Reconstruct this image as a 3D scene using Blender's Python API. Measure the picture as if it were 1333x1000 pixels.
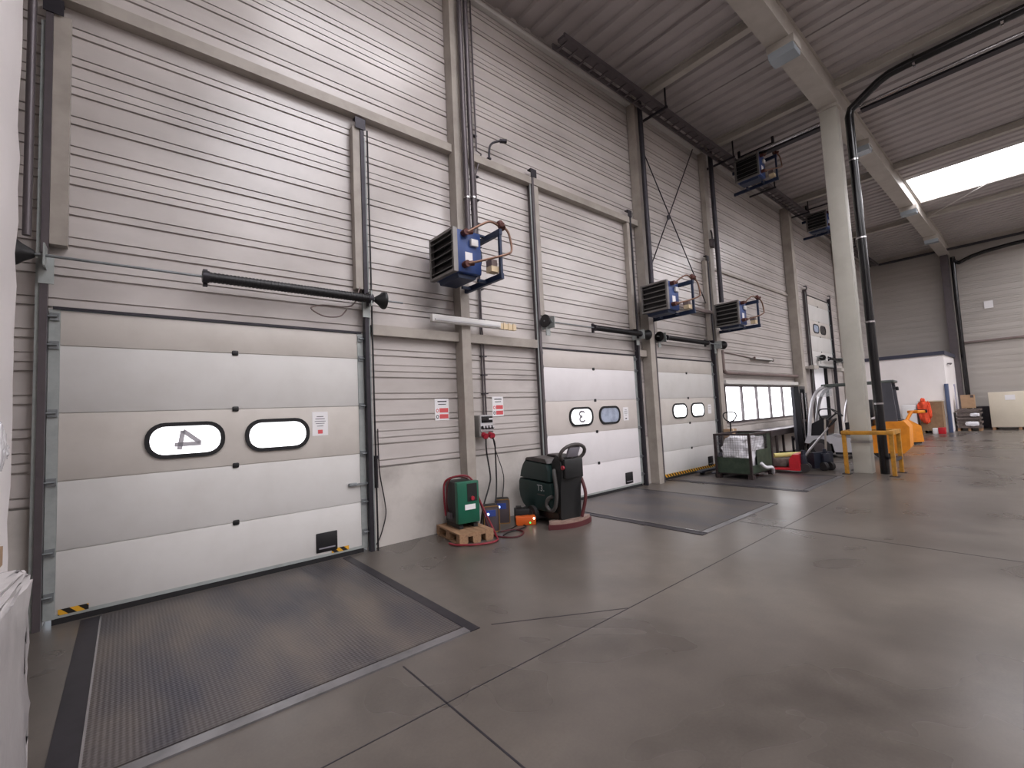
import bpy, bmesh, math, random
from mathutils import Vector, Matrix
random.seed(7)
for o in list(bpy.data.objects):
    bpy.data.objects.remove(o)
S = bpy.context.scene
C = S.collection
PI = math.pi

# ------------------------------------------------------------------ camera
FOC, ROLL, PITCH, YAW = 591.84, -0.0476551, 0.067818, 0.8661533
CAM_H = 1.65
cy_, sy_ = math.cos(YAW), math.sin(YAW)
fw = Vector((cy_, sy_, 0)); rt = Vector((sy_, -cy_, 0)); up = Vector((0, 0, 1))
f2 = math.cos(PITCH) * fw + math.sin(PITCH) * up
u2 = -math.sin(PITCH) * fw + math.cos(PITCH) * up
r3 = math.cos(ROLL) * rt + math.sin(ROLL) * u2
u3 = -math.sin(ROLL) * rt + math.cos(ROLL) * u2
cam_data = bpy.data.cameras.new('camera')
cam = bpy.data.objects.new('camera', cam_data)
C.objects.link(cam)
cam_data.sensor_fit = 'HORIZONTAL'
cam_data.sensor_width = 36.0
cam_data.lens = FOC * 36.0 / 1333.0
cam_data.clip_start = 0.05
cam_data.clip_end = 200
m4 = Matrix((r3, u3, -f2)).transposed().to_4x4()
m4.translation = Vector((0, 0, CAM_H))
cam.matrix_world = m4
S.camera = cam

# ------------------------------------------------------------------ world, exposure
S.view_settings.view_transform = 'Standard'
S.view_settings.look = 'None'
S.view_settings.gamma = 1.0
S.view_settings.use_curve_mapping = False
S.view_settings.exposure = 0.0
W = bpy.data.worlds.new('sky'); S.world = W
W.use_nodes = True
W.node_tree.nodes['Background'].inputs[0].default_value = (0.80, 0.88, 1.0, 1)
W.node_tree.nodes['Background'].inputs[1].default_value = 1.2
SKY_GLOW = 7.6       # daylight in the roof lights
WIN_GLOW = 3.2       # daylight in the wall windows

# ------------------------------------------------------------------ materials
def lin(c):
    c /= 255.0
    return c / 12.92 if c <= 0.04045 else ((c + 0.055) / 1.055) ** 2.4

def hexc(h):
    return (lin(int(h[0:2], 16)), lin(int(h[2:4], 16)), lin(int(h[4:6], 16)), 1)

MATS = {}
def mat(name, col, rough=0.5, metal=0.0, var=0.0, scale=3.0, bump=0.0, bscale=40.0, dirt=None, dirt_amt=0.0,
        emit=0.0, alpha=1.0, rvar=0.0, stretch=(1, 1, 1), coat=0.0):
    m = bpy.data.materials.new(name); m.use_nodes = True
    nt = m.node_tree; b = nt.nodes['Principled BSDF']
    c = hexc(col) if isinstance(col, str) else tuple(col) + (1,)
    b.inputs['Base Color'].default_value = c
    b.inputs['Roughness'].default_value = rough
    b.inputs['Metallic'].default_value = metal
    b.inputs['Alpha'].default_value = alpha
    if coat: b.inputs['Coat Weight'].default_value = coat
    if emit:
        b.inputs['Emission Color'].default_value = c
        b.inputs['Emission Strength'].default_value = emit
    N, L = nt.nodes, nt.links
    if var or dirt_amt or bump or rvar:
        tc = N.new('ShaderNodeTexCoord')
        mp = N.new('ShaderNodeMapping'); mp.inputs['Scale'].default_value = stretch
        L.new(tc.outputs['Object'], mp.inputs['Vector'])
    if var or dirt_amt or rvar:
        n1 = N.new('ShaderNodeTexNoise'); n1.inputs['Scale'].default_value = scale
        n1.inputs['Detail'].default_value = 6; n1.inputs['Roughness'].default_value = 0.6
        L.new(mp.outputs[0], n1.inputs['Vector'])
    if var or dirt_amt:
        mx = N.new('ShaderNodeMix'); mx.data_type = 'RGBA'
        d = hexc(dirt) if dirt else tuple(v * (1 - 1.0) for v in c[:3]) + (1,)
        mx.inputs['A'].default_value = c; mx.inputs['B'].default_value = d
        r = N.new('ShaderNodeMapRange')
        r.inputs['From Min'].default_value = 0.42; r.inputs['From Max'].default_value = 0.75
        r.inputs['To Max'].default_value = dirt_amt or var
        L.new(n1.outputs['Fac'], r.inputs['Value'])
        L.new(r.outputs[0], mx.inputs['Factor'])
        L.new(mx.outputs['Result'], b.inputs['Base Color'])
        if emit: L.new(mx.outputs['Result'], b.inputs['Emission Color'])
    if rvar:
        r2 = N.new('ShaderNodeMapRange')
        r2.inputs['From Min'].default_value = 0.3; r2.inputs['From Max'].default_value = 0.7
        r2.inputs['To Min'].default_value = rough - rvar; r2.inputs['To Max'].default_value = rough + rvar
        L.new(n1.outputs['Fac'], r2.inputs['Value']); L.new(r2.outputs[0], b.inputs['Roughness'])
    if bump:
        n2 = N.new('ShaderNodeTexNoise'); n2.inputs['Scale'].default_value = bscale
        n2.inputs['Detail'].default_value = 4
        L.new(mp.outputs[0], n2.inputs['Vector'])
        bp = N.new('ShaderNodeBump'); bp.inputs['Strength'].default_value = bump
        bp.inputs['Distance'].default_value = 0.02
        L.new(n2.outputs['Fac'], bp.inputs['Height']); L.new(bp.outputs[0], b.inputs['Normal'])
    MATS[name] = m
    return m

def floor_mat():
    m = bpy.data.materials.new('concrete_floor'); m.use_nodes = True
    nt = m.node_tree; N, L = nt.nodes, nt.links; b = N['Principled BSDF']
    tc = N.new('ShaderNodeTexCoord')
    n1 = N.new('ShaderNodeTexNoise'); n1.inputs['Scale'].default_value = 0.55; n1.inputs['Detail'].default_value = 3
    n1.inputs['Roughness'].default_value = 0.62; n1.inputs['Distortion'].default_value = 0.4
    n2 = N.new('ShaderNodeTexNoise'); n2.inputs['Scale'].default_value = 5; n2.inputs['Detail'].default_value = 8
    n3 = N.new('ShaderNodeTexNoise'); n3.inputs['Scale'].default_value = 60; n3.inputs['Detail'].default_value = 3
    for n in (n1, n2, n3): L.new(tc.outputs['Object'], n.inputs['Vector'])
    r = N.new('ShaderNodeValToRGB')
    e = r.color_ramp.elements
    e[0].position = 0.30; e[0].color = hexc('4e4843')
    e[1].position = 0.72; e[1].color = hexc('736b63')
    x = e.new(0.5); x.color = hexc('635c56')
    a = N.new('ShaderNodeMath'); a.operation = 'MULTIPLY_ADD'
    L.new(n2.outputs['Fac'], a.inputs[0]); a.inputs[1].default_value = 0.18
    s = N.new('ShaderNodeMath'); s.operation = 'SUBTRACT'; L.new(n1.outputs['Fac'], s.inputs[0]); s.inputs[1].default_value = 0.09
    L.new(s.outputs[0], a.inputs[2])
    L.new(a.outputs[0], r.inputs['Fac'])
    mx = N.new('ShaderNodeMix'); mx.data_type = 'RGBA'; mx.blend_type = 'MULTIPLY'; mx.inputs['Factor'].default_value = 0.25
    L.new(r.outputs['Color'], mx.inputs['A']); L.new(n3.outputs['Fac'], mx.inputs['B'])
    n4 = N.new('ShaderNodeTexNoise'); n4.inputs['Scale'].default_value = 1.1; n4.inputs['Detail'].default_value = 7; n4.inputs['Roughness'].default_value = 0.68
    L.new(tc.outputs['Object'], n4.inputs['Vector'])
    m4_ = N.new('ShaderNodeMapRange'); m4_.inputs['From Min'].default_value = 0.45; m4_.inputs['From Max'].default_value = 0.72; m4_.inputs['To Max'].default_value = 0.45
    L.new(n4.outputs['Fac'], m4_.inputs['Value'])
    mx4 = N.new('ShaderNodeMix'); mx4.data_type = 'RGBA'; mx4.inputs['B'].default_value = hexc('443d37')
    L.new(mx.outputs['Result'], mx4.inputs['A']); L.new(m4_.outputs[0], mx4.inputs['Factor'])
    L.new(mx4.outputs['Result'], b.inputs['Base Color'])
    rr = N.new('ShaderNodeMapRange'); rr.inputs['From Min'].default_value = 0.3; rr.inputs['From Max'].default_value = 0.7
    rr.inputs['To Min'].default_value = 0.24; rr.inputs['To Max'].default_value = 0.36
    L.new(n1.outputs['Fac'], rr.inputs['Value']); L.new(rr.outputs[0], b.inputs['Roughness'])
    bp = N.new('ShaderNodeBump'); bp.inputs['Strength'].default_value = 0.012; bp.inputs['Distance'].default_value = 0.02
    L.new(n2.outputs['Fac'], bp.inputs['Height']); L.new(bp.outputs[0], b.inputs['Normal'])
    MATS['floor'] = m

def plate_mat():
    """dark steel tread plate: small diagonal bumps"""
    m = bpy.data.materials.new('tread_plate'); m.use_nodes = True
    nt = m.node_tree; N, L = nt.nodes, nt.links; b = N['Principled BSDF']
    b.inputs['Metallic'].default_value = 0.55
    tc = N.new('ShaderNodeTexCoord')
    n1 = N.new('ShaderNodeTexNoise'); n1.inputs['Scale'].default_value = 1.3; n1.inputs['Detail'].default_value = 7
    mp = N.new('ShaderNodeMapping'); mp.inputs['Scale'].default_value = (1.6, 0.6, 1)
    L.new(tc.outputs['Object'], mp.inputs[0]); L.new(mp.outputs[0], n1.inputs['Vector'])
    r = N.new('ShaderNodeValToRGB'); e = r.color_ramp.elements
    e[0].position = 0.35; e[0].color = hexc('48474f'); e[1].position = 0.68; e[1].color = hexc('7a716a')
    L.new(n1.outputs['Fac'], r.inputs[0]); L.new(r.outputs[0], b.inputs['Base Color'])
    rr = N.new('ShaderNodeMapRange'); rr.inputs['From Min'].default_value = 0.3; rr.inputs['From Max'].default_value = 0.7
    rr.inputs['To Min'].default_value = 0.28; rr.inputs['To Max'].default_value = 0.45
    L.new(n1.outputs['Fac'], rr.inputs[0]); L.new(rr.outputs[0], b.inputs['Roughness'])
    w = []
    for k, sc in enumerate(((1, 1), (1, -1))):
        sx = N.new('ShaderNodeSeparateXYZ'); L.new(tc.outputs['Object'], sx.inputs[0])
        ad = N.new('ShaderNodeMath'); ad.operation = 'ADD' if k == 0 else 'SUBTRACT'
        L.new(sx.outputs[0], ad.inputs[0]); L.new(sx.outputs[1], ad.inputs[1])
        mu = N.new('ShaderNodeMath'); mu.operation = 'MULTIPLY'; mu.inputs[1].default_value = 115
        L.new(ad.outputs[0], mu.inputs[0])
        si = N.new('ShaderNodeMath'); si.operation = 'SINE'; L.new(mu.outputs[0], si.inputs[0]); w.append(si)
    pr = N.new('ShaderNodeMath'); pr.operation = 'MULTIPLY'
    L.new(w[0].outputs[0], pr.inputs[0]); L.new(w[1].outputs[0], pr.inputs[1])
    bp = N.new('ShaderNodeBump'); bp.inputs['Strength'].default_value = 0.35; bp.inputs['Distance'].default_value = 0.006
    L.new(pr.outputs[0], bp.inputs['Height']); L.new(bp.outputs[0], b.inputs['Normal'])
    MATS['plate'] = m

def hazard_mat():
    m = bpy.data.materials.new('hazard_stripes'); m.use_nodes = True
    nt = m.node_tree; N, L = nt.nodes, nt.links; b = N['Principled BSDF']
    tc = N.new('ShaderNodeTexCoord'); sx = N.new('ShaderNodeSeparateXYZ'); L.new(tc.outputs['Object'], sx.inputs[0])
    ad = N.new('ShaderNodeMath'); ad.operation = 'ADD'; L.new(sx.outputs[0], ad.inputs[0]); L.new(sx.outputs[2], ad.inputs[1])
    mu = N.new('ShaderNodeMath'); mu.operation = 'MULTIPLY'; mu.inputs[1].default_value = 9; L.new(ad.outputs[0], mu.inputs[0])
    fr = N.new('ShaderNodeMath'); fr.operation = 'FRACT'; L.new(mu.outputs[0], fr.inputs[0])
    gt = N.new('ShaderNodeMath'); gt.operation = 'GREATER_THAN'; gt.inputs[1].default_value = 0.5; L.new(fr.outputs[0], gt.inputs[0])
    mx = N.new('ShaderNodeMix'); mx.data_type = 'RGBA'
    mx.inputs['A'].default_value = hexc('15120f'); mx.inputs['B'].default_value = hexc('d8a12a')
    L.new(gt.outputs[0], mx.inputs['Factor']); L.new(mx.outputs['Result'], b.inputs['Base Color'])
    MATS['hazard'] = m

floor_mat(); plate_mat(); hazard_mat()
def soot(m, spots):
    """greasy soot blotches beside warm air heaters, plus plain darker blotches elsewhere on the sheet"""
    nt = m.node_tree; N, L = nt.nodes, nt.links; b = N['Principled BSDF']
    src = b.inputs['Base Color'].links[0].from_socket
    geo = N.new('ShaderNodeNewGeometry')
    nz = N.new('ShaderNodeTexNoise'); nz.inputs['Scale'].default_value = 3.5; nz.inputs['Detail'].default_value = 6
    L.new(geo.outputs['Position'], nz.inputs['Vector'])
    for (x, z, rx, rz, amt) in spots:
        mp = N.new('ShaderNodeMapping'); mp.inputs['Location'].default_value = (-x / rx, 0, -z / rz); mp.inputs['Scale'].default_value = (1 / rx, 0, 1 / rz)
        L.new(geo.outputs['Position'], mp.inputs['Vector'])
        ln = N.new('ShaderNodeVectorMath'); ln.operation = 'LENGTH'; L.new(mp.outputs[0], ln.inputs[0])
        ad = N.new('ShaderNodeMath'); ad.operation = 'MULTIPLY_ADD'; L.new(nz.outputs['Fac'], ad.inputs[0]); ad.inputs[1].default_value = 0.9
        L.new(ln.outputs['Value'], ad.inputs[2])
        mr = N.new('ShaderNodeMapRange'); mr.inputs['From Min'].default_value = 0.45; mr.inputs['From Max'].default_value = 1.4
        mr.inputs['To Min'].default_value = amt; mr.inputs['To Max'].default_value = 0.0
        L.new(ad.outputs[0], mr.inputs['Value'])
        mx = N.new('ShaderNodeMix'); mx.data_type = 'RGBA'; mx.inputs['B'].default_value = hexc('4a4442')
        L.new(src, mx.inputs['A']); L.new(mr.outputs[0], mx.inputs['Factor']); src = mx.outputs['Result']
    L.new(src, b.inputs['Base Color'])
mat('cladding', 'c2bbb7', 0.30, 0, dirt='8a827c', dirt_amt=0.5, scale=0.9, stretch=(0.7, 1, 1.6), bump=0.03, bscale=6)
mat('plinth', 'c2bcb6', 0.6, 0, dirt='857e78', dirt_amt=0.6, scale=1.6, bump=0.08, bscale=18)
mat('far_cladding', 'b0aaa4', 0.5, 0, dirt='a39d95', dirt_amt=0.5, scale=0.8, stretch=(1, 0.5, 2))
mat('deck', 'b4adac', 0.5, 0.0, dirt='9a9392', dirt_amt=0.5, scale=1.2)
mat('steel_cream', 'a9a198', 0.5, 0, dirt='7c746c', dirt_amt=0.6, scale=2.5)
mat('steel_white', 'b9b3ab', 0.5, 0, dirt='948d84', dirt_amt=0.5, scale=2)
mat('pillar_grey', 'bdbab0', 0.55, 0, dirt='8f8b80', dirt_amt=0.4, scale=1.2)
mat('panel_beige', 'c8c2bb', 0.42, 0, dirt='a39b92', dirt_amt=0.35, scale=2.2, bump=0.02, bscale=90)
mat('panel_white', 'cfcdca', 0.40, 0, dirt='b1aca5', dirt_amt=0.3, scale=2.0, bump=0.02, bscale=90)
mat('panel_clean', 'e3dfe0', 0.40, 0, dirt='c9c4c3', dirt_amt=0.3, scale=2.0, bump=0.02, bscale=90)
mat('panel_cream', 'd0c8c2', 0.42, 0, dirt='b3aaa3', dirt_amt=0.35, scale=2.2, bump=0.02, bscale=90)
mat('galv', '8b9092', 0.42, 0.55, var=0.35, scale=14)
mat('galv_light', 'a9aeac', 0.45, 0.3, dirt='7f8584', dirt_amt=0.5, scale=8)
mat('lip_steel', '8f8d8f', 0.30, 0.7, var=0.4, scale=5)
mat('dark_steel', '37343a', 0.45, 0.5, var=0.3, scale=8)
mat('black', '121114', 0.45)
mat('black_rubber', '19181a', 0.75)
mat('black_gloss', '0f0e11', 0.22)
mat('pipe_grey', '5d5659', 0.42, 0.35, var=0.2, scale=6)
mat('pipe_brown', '7a6a66', 0.5, 0.0, var=0.2, scale=6)
mat('shiny', 'b9b6b8', 0.22, 0.9)
mat('blue_case', '294580', 0.42, 0.05, dirt='1c2c52', dirt_amt=0.4, scale=5)
mat('blue_dark', '1e2c48', 0.5, 0.1)
mat('louvre', '7c7977', 0.4, 0.5, var=0.2)
mat('copper', '80604f', 0.4, 0.5, var=0.3)
mat('rust_valve', '57302a', 0.6, 0.2)
mat('white_plastic', 'd9d7d4', 0.4)
mat('cream_plastic', 'd8c3a0', 0.45)
mat('paper', 'e9e7e8', 0.8)
mat('ink', '2c2a33', 0.8)
mat('ink_grey', '8b8790', 0.8)
mat('red_print', 'd2595c', 0.7)
mat('red_plug', '9a2434', 0.4)
mat('grey_box', '8d8a86', 0.5)
mat('box_front', 'c4c3c4', 0.45)
mat('green_case', '0f5b45', 0.42, 0, dirt='0a3a2d', dirt_amt=0.4, scale=4)
mat('charger_black', '18191a', 0.5, 0, var=0.3, scale=6)
mat('red_cable', '7c1c29', 0.5)
mat('red_cable_dark', '4e161d', 0.55)
mat('black_cable', '1b181a', 0.6)
mat('orange_case', 'd8601c', 0.5)
mat('bronze', '8f6d42', 0.4, 0.3)
mat('charger_face', '4f464a', 0.45)
mat('blue_lamp', (0.35, 0.5, 1.0), 0.3, emit=6)
mat('blue_screen', '27366e', 0.3, emit=0.35)
mat('green_lamp', (0.05, 0.8, 0.15), 0.3, emit=2)
mat('white_lamp', (1, 0.95, 0.8), 0.3, emit=5)
mat('wood', '9c7a5c', 0.75, 0, dirt='614836', dirt_amt=0.7, scale=7, stretch=(1, 6, 6))
mat('scrub_green', '1e3331', 0.42, 0, dirt='132020', dirt_amt=0.5, scale=3)
mat('scrub_grey', '4b4644', 0.55, 0, dirt='33302f', dirt_amt=0.5, scale=5)
mat('hose', '4a4846', 0.5)
mat('squeegee', '9b8478', 0.5, 0.1, dirt='5f4338', dirt_amt=0.7, scale=9)
mat('red_trim', '542326', 0.5)
mat('film', 'e8e7ec', 0.14, 0, var=0.18, scale=6, bump=0.9, bscale=7)
mat('film_stack', 'b9b4b3', 0.3, 0, dirt='8f878d', dirt_amt=0.5, scale=2.2, bump=0.6, bscale=5, stretch=(1, 1, 0.5))
mat('stack_white', 'e4dedd', 0.45, 0, dirt='cfc9c9', dirt_amt=0.4, scale=1.5, bump=0.15, bscale=6)
mat('cage_green', '2c3a2e', 0.55, 0.1, dirt='4e5a48', dirt_amt=0.6, scale=7)
mat('cage_frame', '3a3030', 0.55, 0.3, var=0.4, scale=8)
mat('jack_red', 'c2202c', 0.4, 0, dirt='7d161d', dirt_amt=0.4, scale=6)
mat('jack_dark', '2b2f3c', 0.45, 0.2, var=0.3)
mat('silver_tube', 'c3c0c4', 0.28, 0.8)
mat('beige_tube', 'a49c94', 0.4, 0.2)
mat('tyre', '2c292a', 0.8)
mat('lift_black', '17161b', 0.35)
mat('lift_roof', '4c524e', 0.5)
mat('lift_grey', 'b7b5ba', 0.42, 0, dirt='98959a', dirt_amt=0.3, scale=3)
mat('lift_pillar', '4b4b52', 0.45)
mat('lift_silver', 'c9c8cc', 0.35, 0.3)
mat('lift_orange', 'df8a1e', 0.45, 0, dirt='a45a18', dirt_amt=0.5, scale=4)
mat('orange_seat', 'd9602a', 0.5)
mat('guard_yellow', 'bb8428', 0.5, 0, dirt='5e4526', dirt_amt=0.8, scale=7)
mat('bench_top', '8a8186', 0.3, 0.6, var=0.2)
mat('bench_dark', '4d4443', 0.5, 0.2, var=0.3)
mat('office_white', 'f6f1f0', 0.55, 0, dirt='dcd5d2', dirt_amt=0.3, scale=0.8)
mat('fascia', '3a3c4c', 0.5)
mat('blue_frame', '4f5c7c', 0.5)
mat('lavender', 'a9a6b8', 0.5)
mat('vest', 'f0572f', 0.7, 0, dirt='b8322a', dirt_amt=0.6, scale=9)
mat('crate_wood', '957a5c', 0.75, 0, dirt='6b5540', dirt_amt=0.6, scale=5)
mat('carton', 'a98a6c', 0.75, 0, dirt='86694c', dirt_amt=0.5, scale=6)
mat('cream_crate', 'd5ccba', 0.6, 0, dirt='beb5a2', dirt_amt=0.3, scale=2)
mat('junk_dark', '5e5350', 0.6, 0, dirt='8f8478', dirt_amt=0.6, scale=9)
mat('glass_lamp', 'aab4bc', 0.15, 0.2)
mat('skylight_pane', (0.965, 0.945, 0.99), 0.5, emit=SKY_GLOW)
mat('window_pane', (0.96, 0.97, 1.0), 0.2, emit=WIN_GLOW)
mat('door_pane', (0.97, 0.975, 1.0), 0.2, emit=1.45)
mat('dim_pane', '8f96a6', 0.15, emit=0.45, dirt='5d6270', dirt_amt=0.8, scale=5)
mat('dark_pane', '3c3a3c', 0.15)
mat('numeral_grey', '8f8b90', 0.6, emit=0.4)  # glow of the daylight around the figure is put into its colour
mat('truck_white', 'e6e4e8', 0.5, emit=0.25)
mat('strip_bright', 'cfccc8', 0.4)
mat('yellow_roll', 'cfc27a', 0.5)
mat('glass', (0.75, 0.8, 0.85), 0.08, alpha=0.25)

MATS['cladding'].node_tree.nodes['Principled BSDF'].inputs['Specular IOR Level'].default_value = 0.9
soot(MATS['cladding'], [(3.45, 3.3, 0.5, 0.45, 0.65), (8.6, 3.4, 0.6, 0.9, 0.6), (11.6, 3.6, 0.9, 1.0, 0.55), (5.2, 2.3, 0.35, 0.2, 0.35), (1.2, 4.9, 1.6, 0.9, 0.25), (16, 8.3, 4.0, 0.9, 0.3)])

# ------------------------------------------------------------------ mesh builder
ROOT = {}
class MB:
    def __init__(s):
        s.bm = bmesh.new()
    def box(s, x0, x1, y0, y1, z0, z1, M=None, bev=0.0):
        g = bmesh.ops.create_cube(s.bm, size=1.0)
        vs = g['verts']
        for v in vs:
            v.co = Vector(((x0 + x1) / 2 + v.co.x * (x1 - x0), (y0 + y1) / 2 + v.co.y * (y1 - y0), (z0 + z1) / 2 + v.co.z * (z1 - z0)))
        if bev:
            ed = list({e for v in vs for e in v.link_edges})
            r = bmesh.ops.bevel(s.bm, geom=ed, offset=bev, segments=2, affect='EDGES', profile=0.5)
            vs = list({v for f in r['faces'] for v in f.verts} | {v for v in vs if v.is_valid})
            # include every vertex connected
            seen = set(vs); st = list(vs)
            while st:
                v = st.pop()
                for e in v.link_edges:
                    w = e.other_vert(v)
                    if w not in seen: seen.add(w); st.append(w)
            vs = list(seen)
        if M is not None:
            for v in vs: v.co = M @ v.co
        return s
    def cyl(s, p0, p1, r, n=16, r2=None):
        p0 = Vector(p0); p1 = Vector(p1); d = p1 - p0
        if r2 is None: r2 = r
        q = d.normalized().to_track_quat('Z', 'Y')
        a, b = [], []
        for i in range(n):
            t = 2 * PI * i / n
            e = q @ Vector((math.cos(t), math.sin(t), 0))
            a.append(s.bm.verts.new(p0 + e * r)); b.append(s.bm.verts.new(p1 + e * r2))
        for i in range(n):
            j = (i + 1) % n
            s.bm.faces.new((a[i], a[j], b[j], b[i]))
        s.bm.faces.new(a[::-1]); s.bm.faces.new(b)
        return s
    def tube(s, pts, r, n=8, smooth=0, closed=False):
        P = [Vector(p) for p in pts]
        if smooth:
            Q = []
            k = len(P)
            for i in range(k if closed else k - 1):
                g = (lambda j: P[j % k]) if closed else (lambda j: P[max(0, min(k - 1, j))])
                p0, p1, p2, p3 = g(i - 1), g(i), g(i + 1), g(i + 2)
                for t in range(smooth):
                    u = t / smooth
                    Q.append(0.5 * ((2 * p1) + (p2 - p0) * u + (2 * p0 - 5 * p1 + 4 * p2 - p3) * u * u + (3 * p1 - p0 - 3 * p2 + p3) * u ** 3))
            if not closed: Q.append(P[-1])
            P = Q
        k = len(P); rings = []; prev = None
        for i in range(k):
            if closed: d = P[(i + 1) % k] - P[i - 1]
            else: d = P[min(i + 1, k - 1)] - P[max(i - 1, 0)]
            if d.length < 1e-7: d = Vector((0, 0, 1))
            d.normalize()
            if prev is None:
                a = d.orthogonal().normalized()
            else:
                a = prev - d * prev.dot(d)
                a = a.normalized() if a.length > 1e-6 else d.orthogonal().normalized()
            prev = a; b = d.cross(a)
            rings.append([s.bm.verts.new(P[i] + (a * math.cos(2 * PI * j / n) + b * math.sin(2 * PI * j / n)) * r) for j in range(n)])
        for i in range(k if closed else k - 1):
            A, B = rings[i], rings[(i + 1) % k]
            for j in range(n):
                s.bm.faces.new((A[j], A[(j + 1) % n], B[(j + 1) % n], B[j]))
        if not closed:
            s.bm.faces.new(rings[0][::-1]); s.bm.faces.new(rings[-1])
        return s
    def prism(s, pts, axis, a0, a1, M=None):
        def mk(p, a):
            if axis == 'x': return Vector((a, p[0], p[1]))
            if axis == 'y': return Vector((p[0], a, p[1]))
            return Vector((p[0], p[1], a))
        A = [mk(p, a0) for p in pts]; B = [mk(p, a1) for p in pts]
        if M is not None:
            A = [M @ v for v in A]; B = [M @ v for v in B]
        A = [s.bm.verts.new(v) for v in A]; B = [s.bm.verts.new(v) for v in B]
        n = len(pts)
        for i in range(n):
            j = (i + 1) % n
            s.bm.faces.new((A[i], A[j], B[j], B[i]))
        s.bm.faces.new(A[::-1]); s.bm.faces.new(B)
        return s
    def ring(s, outer, inner, axis, a0, a1):
        def mk(p, a):
            if axis == 'x': return Vector((a, p[0], p[1]))
            if axis == 'y': return Vector((p[0], a, p[1]))
            return Vector((p[0], p[1], a))
        n = len(outer)
        V = [[s.bm.verts.new(mk(p, a)) for p in L] for L in (outer, inner) for a in (a0, a1)]
        o0, o1, i0, i1 = V
        for i in range(n):
            j = (i + 1) % n
            for A, B in ((o0, o1), (o1, i1), (i1, i0), (i0, o0)):
                s.bm.faces.new((A[i], A[j], B[j], B[i]))
        return s
    def lathe(s, prof, c, axis='z', n=20):
        c = Vector(c); rings = []
        for (r, h) in prof:
            R = []
            for i in range(n):
                t = 2 * PI * i / n; a, b = r * math.cos(t), r * math.sin(t)
                v = {'z': (a, b, h), 'x': (h, a, b), 'y': (a, h, b)}[axis]
                R.append(s.bm.verts.new(c + Vector(v)))
            rings.append(R)
        for A, B in zip(rings, rings[1:]):
            for i in range(n):
                j = (i + 1) % n
                s.bm.faces.new((A[i], A[j], B[j], B[i]))
        s.bm.faces.new(rings[0][::-1]); s.bm.faces.new(rings[-1])
        return s
    def quad(s, *p):
        s.bm.faces.new([s.bm.verts.new(Vector(q)) for q in p]); return s
    def blob(s, x0, x1, y0, y1, z0, z1, amp=0.04, sub=4, sq=0.5, seed=1):
        """lumpy rounded mass filling a box"""
        g = bmesh.ops.create_icosphere(s.bm, subdivisions=sub, radius=1.0)
        rnd = random.Random(seed); ph = [rnd.uniform(0, 6) for _ in range(9)]
        for v in g['verts']:
            d = v.co.copy()
            m = max(abs(d.x), abs(d.y), abs(d.z))
            c = d.lerp(d / m, sq)
            k = 1 + amp * (math.sin(7 * d.x + ph[0]) * math.sin(6 * d.y + ph[1]) + math.sin(11 * d.z + ph[2]) * math.sin(9 * d.x + ph[3]) * 0.7
                           + 0.5 * math.sin(19 * d.y + ph[4]) * math.sin(17 * d.z + ph[5]))
            c *= k / (1 + amp)
            v.co = Vector(((x0 + x1) / 2 + c.x * (x1 - x0) / 2, (y0 + y1) / 2 + c.y * (y1 - y0) / 2, (z0 + z1) / 2 + c.z * (z1 - z0) / 2))
        return s
    def build(s, name, m, parent=None, world=False, smooth=38):
        if world and parent is not None:
            d = -ROOT[parent.name]
            for v in s.bm.verts: v.co += d
        off = Vector((0, 0, 0))
        if parent is None:
            xs = [v.co for v in s.bm.verts]
            lo = Vector((min(v.x for v in xs), min(v.y for v in xs), min(v.z for v in xs)))
            hi = Vector((max(v.x for v in xs), max(v.y for v in xs), max(v.z for v in xs)))
            off = Vector(((lo.x + hi.x) / 2, (lo.y + hi.y) / 2, lo.z))
            for v in s.bm.verts: v.co -= off
        bmesh.ops.recalc_face_normals(s.bm, faces=s.bm.faces)
        me = bpy.data.meshes.new(name); s.bm.to_mesh(me); s.bm.free()
        if smooth:
            for p in me.polygons: p.use_smooth = True
            me.set_sharp_from_angle(angle=math.radians(smooth))
        me.materials.append(MATS[m])
        o = bpy.data.objects.new(name, me); C.objects.link(o)
        o.location = off
        ROOT[o.name] = ROOT[parent.name] if parent is not None else off
        if parent is not None: o.parent = parent
        return o

def tag(o, label=None, cat=None, group=None, kind=None):
    if label: o['label'] = label
    if cat: o['category'] = cat
    if group: o['group'] = group
    if kind: o['kind'] = kind
    return o

def thing(name, label, cat, loc=(0, 0, 0), rz=0.0, group=None, kind=None):
    o = bpy.data.objects.new(name, None); C.objects.link(o)
    o.empty_display_size = 0.1
    o.location = loc; o.rotation_euler = (0, 0, rz)
    ROOT[o.name] = Vector(loc)
    return tag(o, label, cat, group, kind)

def kids(o):
    return [c for c in C.objects if c.parent == o]

def dup(root, loc, rz, label, group=None):
    r = root.copy(); C.objects.link(r); r.location = loc; r.rotation_euler = (0, 0, rz); r['label'] = label
    if group: r['group'] = group
    for ch in kids(root):
        c = ch.copy(); C.objects.link(c); c.parent = r
        for g in kids(ch):
            d = g.copy(); C.objects.link(d); d.parent = c
    ROOT[r.name] = Vector(loc)
    return r

def struct(name, mb, m, parent=None, world=False, smooth=38):
    o = mb.build(name, m, parent, world, smooth)
    if parent is None: o['kind'] = 'structure'
    return o

def rrect(cx, cz, w, h, r, n=6):
    P = []
    for k, (sx, sz) in enumerate(((1, 1), (-1, 1), (-1, -1), (1, -1))):
        for i in range(n + 1):
            t = PI / 2 * (k + i / n)
            P.append((cx + sx * (w / 2 - r) + r * math.cos(t), cz + sz * (h / 2 - r) + r * math.sin(t)))
    return P

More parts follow.
